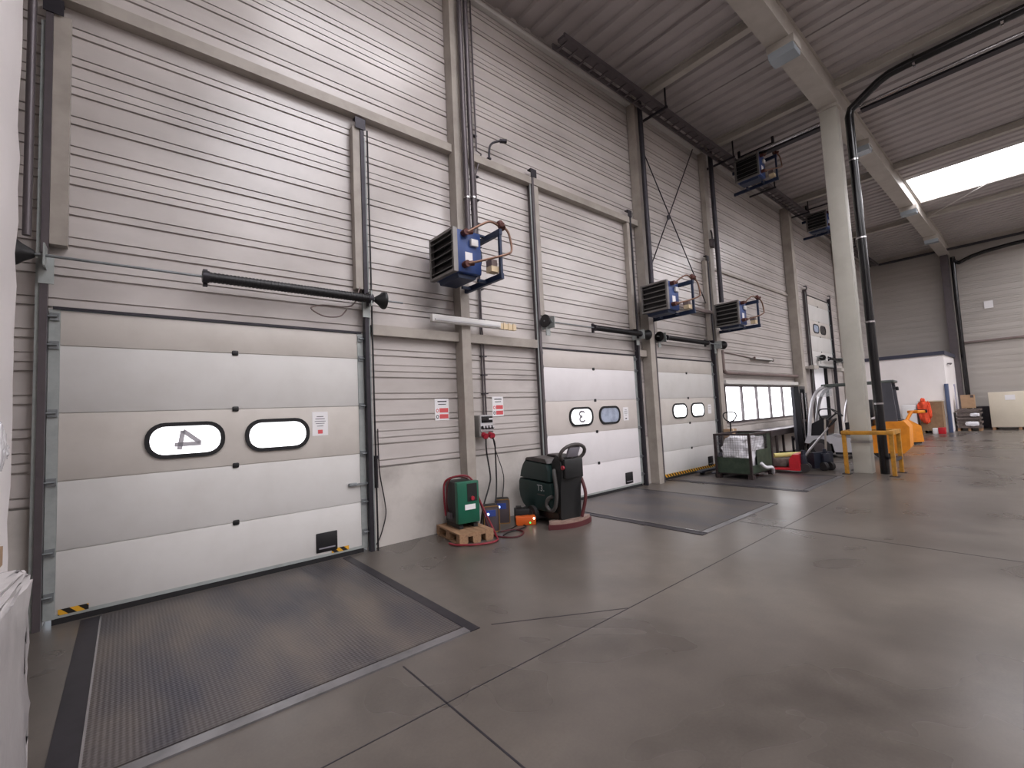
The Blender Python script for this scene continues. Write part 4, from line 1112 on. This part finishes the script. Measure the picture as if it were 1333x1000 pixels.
# ------------------------------------------------------------------ mesh cage on the third dock plate
t = thing('mesh_cage', 'dark green steel mesh cage box holding white plastic film', 'cage', (10.84, 4.64, 0), 0)
LX, LY, HZ = 0.60, 0.40, 0.96
for sx in (-1, 1):
    for sy in (-1, 1):
        m = MB(); m.box(sx * LX - (0.05 if sx > 0 else 0), sx * LX + (0.05 if sx < 0 else 0), sy * LY - (0.05 if sy > 0 else 0), sy * LY + (0.05 if sy < 0 else 0), 0.1, HZ)
        m.build('corner_post', 'cage_frame', t)
        m = MB(); m.box(sx * (LX - 0.07) - 0.06, sx * (LX - 0.07) + 0.06, sy * (LY - 0.05) - 0.05, sy * (LY - 0.05) + 0.05, 0.009, 0.10); m.build('foot', 'cage_frame', t)
m = MB()
m.box(-LX, LX, -LY, -LY + 0.045, HZ, HZ + 0.04); m.box(-LX, LX, LY - 0.045, LY, HZ, HZ + 0.04)
m.box(-LX, -LX + 0.045, -LY + .045, LY - .045, HZ, HZ + 0.04); m.box(LX - 0.045, LX, -LY + .045, LY - .045, HZ, HZ + 0.04); m.build('top_rim', 'cage_frame', t)
m = MB(); m.box(-LX + .05, LX - .05, -LY + .05, LY - .05, 0.10, 0.13); m.build('base', 'cage_frame', t)
m = MB(); m.box(-LX + .02, -LX + .035, -LY + .05, LY - .05, 0.13, 0.47); m.build('side_panel', 'cage_green', t)
m = MB(); m.box(LX - .035, LX - .02, -LY + .05, LY - .05, 0.13, HZ); m.build('side_panel', 'cage_green', t)
m = MB(); m.box(-LX + .05, LX - .05, LY - .035, LY - .02, 0.13, 0.47); m.build('side_panel', 'cage_green', t)
m = MB(); m.box(-LX + 0.36, LX - .05, -LY + .02, -LY + .035, 0.13, 0.62); m.box(-LX + .05, -LX + .36, -LY + .02, -LY + .035, 0.13, 0.30); m.box(-LX + 0.95, LX - .05, -LY + .02, -LY + .035, 0.62, HZ); m.build('side_panel', 'cage_green', t)
def mesh_panel(axis, pos, u0, u1, z0, z1, st=0.055):
    m = MB(); u = u0
    while u <= u1:
        if axis == 'x': m.box(pos - .002, pos + .002, u - .0015, u + .0015, z0, z1)
        else: m.box(u - .0015, u + .0015, pos - .002, pos + .002, z0, z1)
        u += st
    z = z0
    while z <= z1:
        if axis == 'x': m.box(pos - .004, pos - .002, u0, u1, z - .0015, z + .0015)
        else: m.box(u0, u1, pos - .004, pos - .002, z - .0015, z + .0015)
        z += st
    return m.build('wire_mesh', 'pipe_grey', t, smooth=0)
mesh_panel('x', -LX + .028, -LY + .05, LY - .05, 0.47, HZ); mesh_panel('y', -LY + .028, -LX + .05, -LX + .95, 0.62, HZ); mesh_panel('y', LY - .028, -LX + .05, LX - .05, 0.47, HZ)
m = MB(); m.blob(10.27, 11.38, 4.29, 4.98, 0.12, 0.97, amp=0.07, sq=0.6, seed=3)
tag(m.build('plastic_film', 'film'), 'crumpled white plastic film heaped inside the mesh cage', 'plastic film')
m = MB(); m.tube([(10.62, 4.20, 0.34), (10.72, 4.14, 0.24), (10.95, 4.12, 0.22), (11.10, 4.14, 0.15), (11.2, 4.18, 0.06)], 0.035, 8, 4)
tag(m.build('film_strip', 'film'), 'loose strip of white film trailing out of the mesh cage', 'plastic film')

# ------------------------------------------------------------------ pallet trucks
def pallet_truck(label, loc, rz, body, fork, tube_m, lean, first=None):
    t = thing('pallet_truck', label, 'pallet truck', loc, rz)
    # local: forks towards +x, handle at -x
    for y in (-0.19, 0.19):
        m = MB(); m.box(0.10, 1.25, y - 0.08, y + 0.08, 0.055, 0.10, bev=0.01); m.prism([(1.25, .06), (1.25, .098), (1.32, .085), (1.32, .065)], 'y', y - .07, y + .07); c = m.build('fork', fork, t)
        m = MB(); m.cyl((1.12, y - 0.05, 0.035), (1.12, y + 0.05, 0.035), 0.035, 12); m.build('fork_roller', 'tyre', c)
    m = MB(); m.prism([(-0.06, 0.05), (0.14, 0.05), (0.14, 0.30), (0.06, 0.42), (-0.06, 0.42)], 'y', -0.27, 0.27); m.build('fork_frame', body, t)
    m = MB(); m.box(-0.16, -0.062, -0.10, 0.10, 0.16, 0.40, bev=0.02); m.cyl((-0.11, 0, 0.40), (-0.11, 0, 0.50), 0.05, 14); m.build('pump', 'jack_dark', t)
    for y in (-0.09, 0.09):
        m = MB(); m.cyl((-0.14, y - 0.04, 0.10), (-0.14, y + 0.04, 0.10), 0.10, 20); m.build('steer_wheel', 'tyre', t)
    L = 0.85; ca, sa = math.cos(lean), math.sin(lean)
    p0 = Vector((-0.13, 0, 0.36)); d = Vector((-sa, 0, ca)); p1 = p0 + d * L
    m = MB(); m.cyl(p0, p1, 0.024, 10, 0.018); h = m.build('tiller', tube_m, t)
    lp = [p1 + d * a + Vector((0, b, 0)) for a, b in ((0, -0.02), (0.03, -0.10), (0.12, -0.16), (0.20, -0.15), (0.23, -0.08), (0.23, 0.08), (0.20, 0.15), (0.12, 0.16), (0.03, 0.10), (0, 0.02))]
    m = MB(); m.tube(lp, 0.016, 8, 3); m.build('loop_handle', 'black_rubber', h)
    return t
pallet_truck('red hand pallet truck standing right of the mesh cage', (12.02, 3.92, 0.0085), math.radians(97), 'jack_red', 'jack_red', 'silver_tube', math.radians(38))
pallet_truck('dark grey hand pallet truck between the red one and the yellow guard', (12.62, 3.62, 0.0), math.radians(62), 'jack_dark', 'jack_dark', 'beige_tube', math.radians(4))
pallet_truck('black handled pallet truck hidden behind the mesh cage', (11.70, 5.345, 0.0085), math.radians(180), 'jack_dark', 'jack_dark', 'black', math.radians(0))
m = MB(); m.cyl((12.05, 4.45, 0.36), (12.5, 4.02, 0.37), 0.055, 14)
tag(m.build('film_roll', 'yellow_roll'), 'pale yellow roll lying on top of the red pallet truck forks', 'roll')
m = MB(); m.box(11.95, 12.45, 4.16, 5.0, 0.115, 0.30, bev=0.01)
tag(m.build('dark_crate', 'junk_dark'), 'low dark crate on the red pallet truck forks', 'crate')

# ------------------------------------------------------------------ bench along the windows
t = thing('long_bench', 'long steel topped bench standing under the window row', 'bench', (15.4, 5.38, 0))
m = MB(); m.box(12.75, 18.1, 5.22, 5.76, 0.82, 0.86, bev=0.008); m.build('bench_top', 'bench_top', t, True)
m = MB(); m.box(12.80, 18.05, 5.24, 5.27, 0.68, 0.82); m.box(12.80, 18.05, 5.70, 5.73, 0.68, 0.82); m.box(12.8, 12.84, 5.27, 5.7, .68, .82); m.box(18.01, 18.05, 5.27, 5.7, .68, .82); m.build('apron', 'bench_dark', t, True)
for x in (12.85, 14.55, 16.3, 18.0):
    for y in (5.27, 5.70):
        m = MB(); m.box(x - 0.03, x + 0.03, y - 0.03, y + 0.03, 0, 0.68); m.build('leg', 'bench_dark', t, True)
m = MB(); m.box(12.14, 12.52, 5.50, 5.685, 0.0, 1.0, bev=0.004)
t = thing('cardboard_carton', 'brown cardboard carton on edge at the left end of the window row', 'carton', (12.33, 5.6, 0))
m.build('box', 'carton', t, True)
m = MB(); m.box(12.30, 12.36, 5.496, 5.499, 0.0, 1.0); m.build('tape', 'cream_plastic', t, True)
for k, (x, h, lab) in enumerate(((16.9, 0.22, 'grey spray can standing on the bench end, nearest'), (17.25, 0.30, 'taller pale canister standing on the bench end'), (17.6, 0.2, 'dark pot standing on the bench end, farthest'))):
    m = MB(); m.lathe([(0.055, 0), (0.06, 0.01), (0.06, h * 0.75), (0.03, h * 0.88), (0.025, h)], (x, 5.35, 0.861), 'z', 14)
    tag(m.build('canister', ('grey_box', 'box_front', 'dark_steel')[k]), lab, 'canister')

# ------------------------------------------------------------------ forklift
t = thing('forklift', 'grey forklift with black mast and orange rear parked behind the pillar', 'forklift', (15.85, 4.45, 0), math.radians(180 - 85))
# local +x = mast side
for y in (-0.34, 0.34):
    m = MB(); m.box(0.44, 0.56, y - 0.06, y + 0.06, 0.06, 2.10); m.build('mast_channel', 'lift_black', t)
    m = MB(); m.box(0.58, 0.66, y - 0.045 - .03, y + 0.045 - .03, 0.05, 2.08); m.build('inner_mast', 'lift_pillar', t)
    m = MB(); m.cyl((0.40, y * .8, 0.1), (0.40, y * .8, 1.9), 0.03, 10); m.build('lift_cylinder', 'shiny', t)
    m = MB(); m.box(0.70, 0.74, y - 0.06, y + 0.06, 0.04, 0.6); m.box(0.74, 1.28, y - 0.06, y + 0.06, 0.03, 0.075); m.build('fork', 'dark_steel', t)
m = MB(); m.box(0.44, 0.56, -0.28, 0.28, 2.02, 2.10); m.box(0.44, 0.56, -0.28, 0.28, 1.0, 1.08); m.box(0.44, 0.56, -0.28, 0.28, 0.15, 0.25); m.build('mast_crosshead', 'lift_black', t)
m = MB(); m.box(0.665, 0.70, -0.42, 0.42, 0.12, 0.2); m.box(0.665, 0.70, -0.42, 0.42, 0.48, 0.56); m.build('fork_carriage', 'lift_black', t)
m = MB(); m.box(0.565, 0.575, -0.24, 0.24, 0.3, 1.95); m.build('mast_hoses', 'black_rubber', t)
for x, r, y in ((0, 0.27, 0.45), (0, 0.27, -0.45), (-1.42, 0.23, 0.42), (-1.42, 0.23, -0.42)):
    m = MB(); m.lathe([(r * .6, -0.1), (r * .95, -0.1), (r, -0.07), (r, 0.07), (r * .95, 0.1), (r * .6, 0.1)], (x, y, r), 'y', 28); c = m.build('wheel', 'tyre', t)
    m = MB(); m.cyl((x, y - 0.105, r), (x, y + 0.105, r), r * 0.55, 20); m.build('hub', 'pipe_grey', c)
m = MB(); m.prism([(0.38, 0.42), (0.30, 0.62), (-0.28, 0.62), (-0.45, 0.56), (-1.2, 0.56), (-1.2, 0.16), (-0.34, 0.16), (-0.30, 0.40), (0.30, 0.40)], 'y', -0.52, 0.52); m.build('chassis', 'lift_grey', t)
m = MB(); m.box(-1.15, -0.36, -0.54, 0.54, 0.10, 0.159); m.build('step_skirt', 'lift_black', t)
m = MB(); m.prism([(-1.20, 0.16), (-1.85, 0.16), (-1.98, 0.30), (-2.0, 0.85), (-1.9, 1.0), (-1.55, 1.0), (-1.2, 0.86)], 'y', -0.55, 0.55); m.build('counterweight', 'lift_orange', t)
m = MB(); m.prism([(-1.30, 0.95), (-1.85, 1.005), (-1.85, 1.02), (-1.30, 1.1)], 'y', -0.4, 0.4); m.build('hood', 'lift_black', t)
m = MB(); m.prism([(-0.62, 0.62), (-1.18, 0.62), (-1.25, 1.05), (-0.62, 0.98)], 'y', -0.40, 0.40); m.build('seat_base', 'lift_black', t)
m = MB(); m.box(-1.15, -0.7, -0.25, 0.25, 1.0, 1.1, bev=0.03); m.box(-1.24, -1.12, -0.24, 0.24, 1.1, 1.6, bev=0.04); m.build('seat', 'black', t)
m = MB(); m.box(-1.05, -0.75, 0.30, 0.40, 1.08, 1.16, bev=0.02); m.build('armrest', 'orange_seat', t)
m = MB(); m.prism([(0.28, 0.62), (-0.20, 0.62), (-0.26, 1.05), (-0.10, 1.12), (0.22, 0.95)], 'y', -0.44, 0.44); m.build('dashboard', 'lift_black', t)
m = MB(); m.cyl((-0.15, 0.05, 1.05), (-0.38, 0.05, 1.25), 0.025, 8); Rw = Matrix.Translation((-0.40, 0.05, 1.27)) @ Matrix.Rotation(math.radians(-40), 4, 'Y')
m.tube([Rw @ Vector((0.17 * math.cos(2 * PI * k / 16), 0.17 * math.sin(2 * PI * k / 16), 0)) for k in range(16)], 0.016, 8, closed=True); m.build('steering_wheel', 'black', t)
for y in (-0.47, 0.47):
    m = MB(); m.tube([(0.26, y, 0.60), (0.18, y, 1.25), (0.08, y, 1.68), (-0.06, y, 1.93), (-0.26, y, 2.05)], 0.048, 10, 4); m.build('front_pillar', 'lift_silver', t)
    m = MB(); m.prism([(-1.44, 0.96), (-1.78, 0.98), (-1.72, 2.03), (-1.50, 2.03)], 'y', y - 0.05, y + 0.05); m.build('rear_pillar', 'lift_pillar', t)
    m = MB(); m.tube([(-0.62, y, 1.0), (-0.70, y, 1.5), (-0.88, y, 2.0)], 0.028, 8, 3); m.build('grab_rail', 'silver_tube', t)
m = MB()
m.box(-1.75, -0.22, -0.53, -0.42, 2.03, 2.10, bev=0.015); m.box(-1.75, -0.22, 0.42, 0.53, 2.03, 2.10, bev=0.015); m.box(-0.30, -0.15, -0.5, 0.5, 2.03, 2.10, bev=.015); m.box(-1.78, -1.66, -0.5, 0.5, 2.03, 2.10, bev=.015)
for k in range(6): m.box(-0.5 - k * 0.2, -0.46 - k * 0.2, -0.43, 0.43, 2.05, 2.09)
m.build('roof_guard', 'lift_roof', t)
m = MB(); m.box(-0.24, -0.04, -0.46, 0.46, 1.75, 1.98); m.build('roof_visor', 'glass', t)
m = MB(); m.cyl((-1.75, 0.53, 1.86), (-1.85, 0.66, 1.86), 0.015, 8); m.box(-1.88, -1.82, 0.64, 0.78, 1.81, 1.91, bev=0.015); m.build('mirror', 'black', t)
m = MB(); m.box(-1.60, -1.44, -0.44, 0.44, 1.10, 1.98); m.build('rear_screen', 'glass', t)

# orange electric truck beyond
t = thing('orange_stacker', 'orange electric pallet truck with tiller parked beyond the forklift', 'pallet truck', (20.6, 3.35, 0), math.radians(140))
m = MB(); m.prism([(-0.35, 0.08), (0.35, 0.08), (0.35, 0.75), (0.1, 0.85), (-0.30, 0.62)], 'y', -0.34, 0.34); m.build('body', 'lift_orange', t)
m = MB(); m.box(-0.3, 0.3, -0.30, 0.30, 0.02, 0.079); m.build('skirt', 'lift_black', t)
m = MB(); m.tube([(-0.05, 0, 0.7), (-0.28, 0, 1.05), (-0.36, 0, 1.10)], 0.05, 10); m.build('tiller', 'lift_orange', t)
m = MB(); m.box(-0.62, -0.34, -0.22, 0.22, 1.04, 1.14, bev=0.03); m.build('tiller_head', 'lift_orange', t)
m = MB(); m.box(-0.66, -0.621, -0.24, 0.24, 1.05, 1.16, bev=0.01); m.build('grip', 'black', t)
for y in (-0.19, 0.19):
    m = MB(); m.box(0.351, 1.5, y - 0.08, y + 0.08, 0.04, 0.1); m.build('fork', 'dark_steel', t)

# yellow guard around the pillar foot
t = thing('pillar_guard', 'scuffed yellow steel guard frame around the pillar foot', 'guard', (12.5, 2.62, 0))
gx0, gx1, gy0, gy1 = 12.16, 12.86, 2.20, 3.02
for x, y in ((gx0, gy0), (gx0, gy1), (gx1, gy0), (gx1, gy1)):
    m = MB(); m.box(x - 0.035, x + 0.035, y - 0.035, y + 0.035, 0.012, 0.86); m.build('post', 'guard_yellow', t, True)
    m = MB(); m.box(x - 0.08, x + 0.08, y - 0.08, y + 0.08, 0.0, 0.012); m.build('foot_plate', 'dark_steel', t, True)
m = MB()
m.box(gx0 - 0.045, gx0 + 0.045, gy0 - .045, gy1 + .045, 0.861, 0.945, bev=.01); m.box(gx1 - 0.045, gx1 + 0.045, gy0 - .045, gy1 + .045, 0.861, 0.945, bev=.01)
m.box(gx0 + .045, gx1 - .045, gy0 - 0.045, gy0 + 0.045, 0.861, 0.945); m.box(gx0 + .045, gx1 - .045, gy1 - 0.045, gy1 + 0.045, 0.861, 0.945); m.build('top_rail', 'guard_yellow', t, True)
m = MB(); m.box(gx0 + .036, gx1 - .036, gy1 - 0.03, gy1 + 0.03, 0.30, 0.36); m.box(gx0 + .036, gx1 - .036, gy0 - .03, gy0 + .03, 0.30, 0.36); m.build('lower_rail', 'dark_steel', t, True)

# ------------------------------------------------------------------ far end
OX, OY0, OY1, OH = 27.1, 2.85, 5.83, 3.38
m = MB(); m.box(OX, OX + 0.1, OY0, OY1, 0, OH); m.box(OX + 0.1, 30.98, OY0, OY0 + 0.1, 0, OH); m.box(OX + .1, 30.98, OY0 + .1, OY1, OH - 0.05, OH)
struct('wall_office', m, 'office_white')
m = MB(); m.box(OX - 0.06, 30.98, OY0 - 0.06, OY1, OH + 0.001, OH + 0.16); struct('trim_3', m, 'fascia')
t = thing('door_5', 'door with blue grey frame in the side of the white office', 'door', (28.0, OY0, 0), kind='structure')
m = MB(); m.box(27.12, 27.3, OY0 - 0.05, OY0 - 0.001, 0, 2.1); m.build('jamb', 'blue_frame', t, True)
m = MB(); m.box(29.3, 29.45, OY0 - 0.05, OY0 - 0.001, 0, 2.1); m.build('jamb', 'lavender', t, True)
m = MB(); m.box(27.3, 29.3, OY0 - 0.02, OY0 - 0.001, 0, 2.0); m.build('leaf', 'office_white', t, True)
m = MB(); m.box(OX - 0.10, OX - 0.005, OY0 - 0.06, OY0 + 0.06, 0, 2.1, bev=0.01)
tag(m.build('corner_guard', 'blue_frame'), 'slim dark blue corner post at the foot of the white office', 'post')
m = MB(); m.tube([(27.8, OY0 - 0.05, 3.0), (28.2, OY0 - 0.12, 3.02), (28.6, OY0 - 0.05, 3.0)], 0.03, 8, 4); tag(m.build('door_lamp', 'pipe_grey'), 'small grey lamp high on the side of the white office', 'lamp')
t = thing('wooden_crate', 'open brown wooden crate standing against the white office', 'crate', (26.7, 3.35, 0))
m = MB(); m.box(26.4, 26.43, 2.98, 3.72, 0.12, 1.36); m.box(26.97, 27.0, 2.98, 3.72, 0.12, 1.36); m.box(26.43, 26.97, 2.98, 3.01, .12, 1.36); m.box(26.43, 26.97, 3.69, 3.72, .12, 1.36); m.build('boards', 'crate_wood', t, True)
m = MB(); m.box(26.38, 27.0, 2.96, 3.74, 1.361, 1.40); m.build('rim', 'cream_crate', t, True)
m = MB()
for y in (3.02, 3.3, 3.6): m.box(26.42, 26.98, y, y + 0.08, 0, 0.119)
m.build('runners', 'crate_wood', t, True)
m = MB(); m.blob(26.18, 26.42, 3.38, 3.68, 0.40, 1.44, amp=0.12, sq=0.5, seed=5); m.blob(26.2, 26.42, 3.30, 3.46, 0.62, 1.38, amp=0.14, sq=0.3, seed=6); m.blob(26.2, 26.42, 3.60, 3.76, 0.52, 1.34, amp=0.14, sq=0.3, seed=7); m.blob(26.22, 26.44, 3.45, 3.62, 1.30, 1.54, amp=0.12, sq=0.3, seed=8)
for v in m.bm.verts:
    v.co.y += (v.co.z - 0.9) * 0.06
tag(m.build('safety_jacket', 'vest'), 'bright orange red safety jacket hung over the wooden crate', 'jacket')
t = thing('red_box', 'small red box with white end on the floor before the wooden crate', 'box', (26.2, 3.1, 0))
m = MB(); m.box(26.05, 26.35, 2.92, 3.14, 0, 0.26, bev=0.01); m.build('body', 'jack_red', t, True)
m = MB(); m.box(26.08, 26.33, 3.145, 3.32, 0, 0.24, bev=0.01); m.build('lid', 'paper', t, True)
m = MB(); m.box(26.3, 26.8, 3.80, 4.3, 0, 1.25, bev=0.03)
tag(m.build('water_drum', 'paper'), 'white drum behind the forklift against the office wall', 'drum')
m = MB(); m.box(26.85, 27.0, 3.55, 4.25, 1.5, 2.0); m.box(26.86, 27.095, 3.6, 3.65, 1.55, 1.6)
m.bm.free()
# pallet of flattened sheets wrapped in film
t = thing('sheet_pallet', 'low pallet of dark flattened sheets wrapped in film beside the office', 'pallet load', (28.55, 2.4, 0))
m = MB(); rnd = random.Random(4)
z = 0.13
k = 0
while z < 0.95:
    h = rnd.uniform(0.04, 0.09); a = rnd.uniform(-0.05, 0.05); b_ = rnd.uniform(-0.05, 0.05)
    m.box(28.15 + a, 28.95 + a, 2.0 + b_, 2.74 + b_, z, z + h - 0.006); z += h
m.build('sheets', 'junk_dark', t, True)
m = MB()
for y in (2.0, 2.33, 2.66): m.box(28.15, 28.95, y, y + 0.09, 0, 0.128)
m.build('pallet_base', 'wood', t, True)
m = MB(); m.blob(28.05, 28.2, 2.04, 2.5, 0.2, 0.42, amp=.1, seed=8); m.blob(28.05, 28.2, 2.0, 2.32, 0.62, 0.78, amp=.1, seed=9); m.build('torn_film', 'film', t, True)
t = thing('cardboard_carton', 'brown cardboard carton on top of the film wrapped sheets', 'carton', (28.6, 2.36, 1.0))
m = MB(); m.box(28.45, 28.85, 2.15, 2.58, 0.99, 1.58); m.build('box', 'carton', t, True)
m = MB(); m.box(28.446, 28.449, 2.17, 2.27, 1.45, 1.56); m.build('hand_hole', 'bench_dark', t, True)
t = thing('white_crate', 'big cream plywood case on a pallet against the far wall', 'crate', (29.5, 0.95, 0))
m = MB(); m.box(28.85, 30.2, 0.1, 1.74, 0.12, 1.64, bev=0.01); m.build('case', 'cream_crate', t, True)
m = MB()
for y in (0.12, 0.85, 1.62): m.box(28.85, 30.2, y, y + 0.1, 0, 0.118)
m.build('runners', 'wood', t, True)
m = MB(); m.box(28.835, 28.849, 0.95, 1.25, 1.28, 1.5); m.build('document_pouch', 'paper', t, True)
m = MB(); m.box(30.88, 30.97, -6, 2.45, 4.06, 4.14)
tag(m.build('wall_rail', 'pipe_brown'), 'reddish pipe rail along the far end wall', 'rail')
m = MB(); m.box(30.97, 30.99, 1.35, 1.65, 5.6, 5.95); tag(m.build('wall_sign', 'paper'), 'tiny white sign high on the far end wall', 'sign')
m = MB(); m.box(30.6, 30.96, 1.78, 2.36, 0, 1.0); tag(m.build('dark_cabinet', 'dark_steel'), 'low dark cabinet on the far wall between carton and cream case', 'cabinet')

# ------------------------------------------------------------------ wrapped loads at the left edge
t = thing('wrapped_pallet_load', 'low film wrapped pallet load at the bottom left corner', 'pallet load', (-0.8, 2.55, 0))
m = MB(); m.box(-1.5, -0.33, 2.1, 3.1, 0.14, 1.06, bev=0.05)
bmesh.ops.subdivide_edges(m.bm, edges=m.bm.edges[:], cuts=5, use_grid_fill=True)
rnd = random.Random(11)
for v in m.bm.verts:
    v.co += Vector((rnd.uniform(-.012, .012), rnd.uniform(-.012, .012), rnd.uniform(-.012, .012)))
m.build('load', 'film_stack', t, True, smooth=60)
m = MB()
for y in (2.12, 2.55, 2.96): m.box(-1.5, -0.31, y, y + 0.11, 0, 0.118)
m.box(-1.5, -0.31, 2.12, 3.07, 0.118, 0.138); m.build('pallet_base', 'wood', t, True)
t = thing('wrapped_pallet_load', 'very tall white wrapped load at the left picture edge', 'pallet load', (-1.0, 3.6, 0))
m = MB(); m.box(-1.6, -0.52, 3.15, 4.0, 0.14, 6.4, bev=0.03)
bmesh.ops.subdivide_edges(m.bm, edges=[e for e in m.bm.edges if abs(e.verts[0].co.z - e.verts[1].co.z) > 1], cuts=30, use_grid_fill=True)
rnd = random.Random(12)
for v in m.bm.verts:
    v.co += Vector((rnd.uniform(-.008, .008), rnd.uniform(-.008, .008), 0))
m.build('load', 'stack_white', t, True, smooth=60)
m = MB(); m.blob(-0.56, -0.495, 3.40, 3.78, 1.46, 1.76, amp=0.16, sq=0.4, seed=2); m.blob(-0.55, -0.50, 3.5, 3.85, 1.52, 1.64, amp=0.2, sq=0.3, seed=12); m.build('torn_film', 'film', t, True)
m = MB()
m.box(-0.56, -0.50, 3.2, 3.68, 0.98, 1.08)
m.build('wood_edge', 'carton', t, True)
m = MB()
for y in (3.16, 3.52, 3.88): m.box(-1.6, -0.54, y, y + 0.11, 0, 0.138)
m.build('pallet_base', 'wood', t, True)
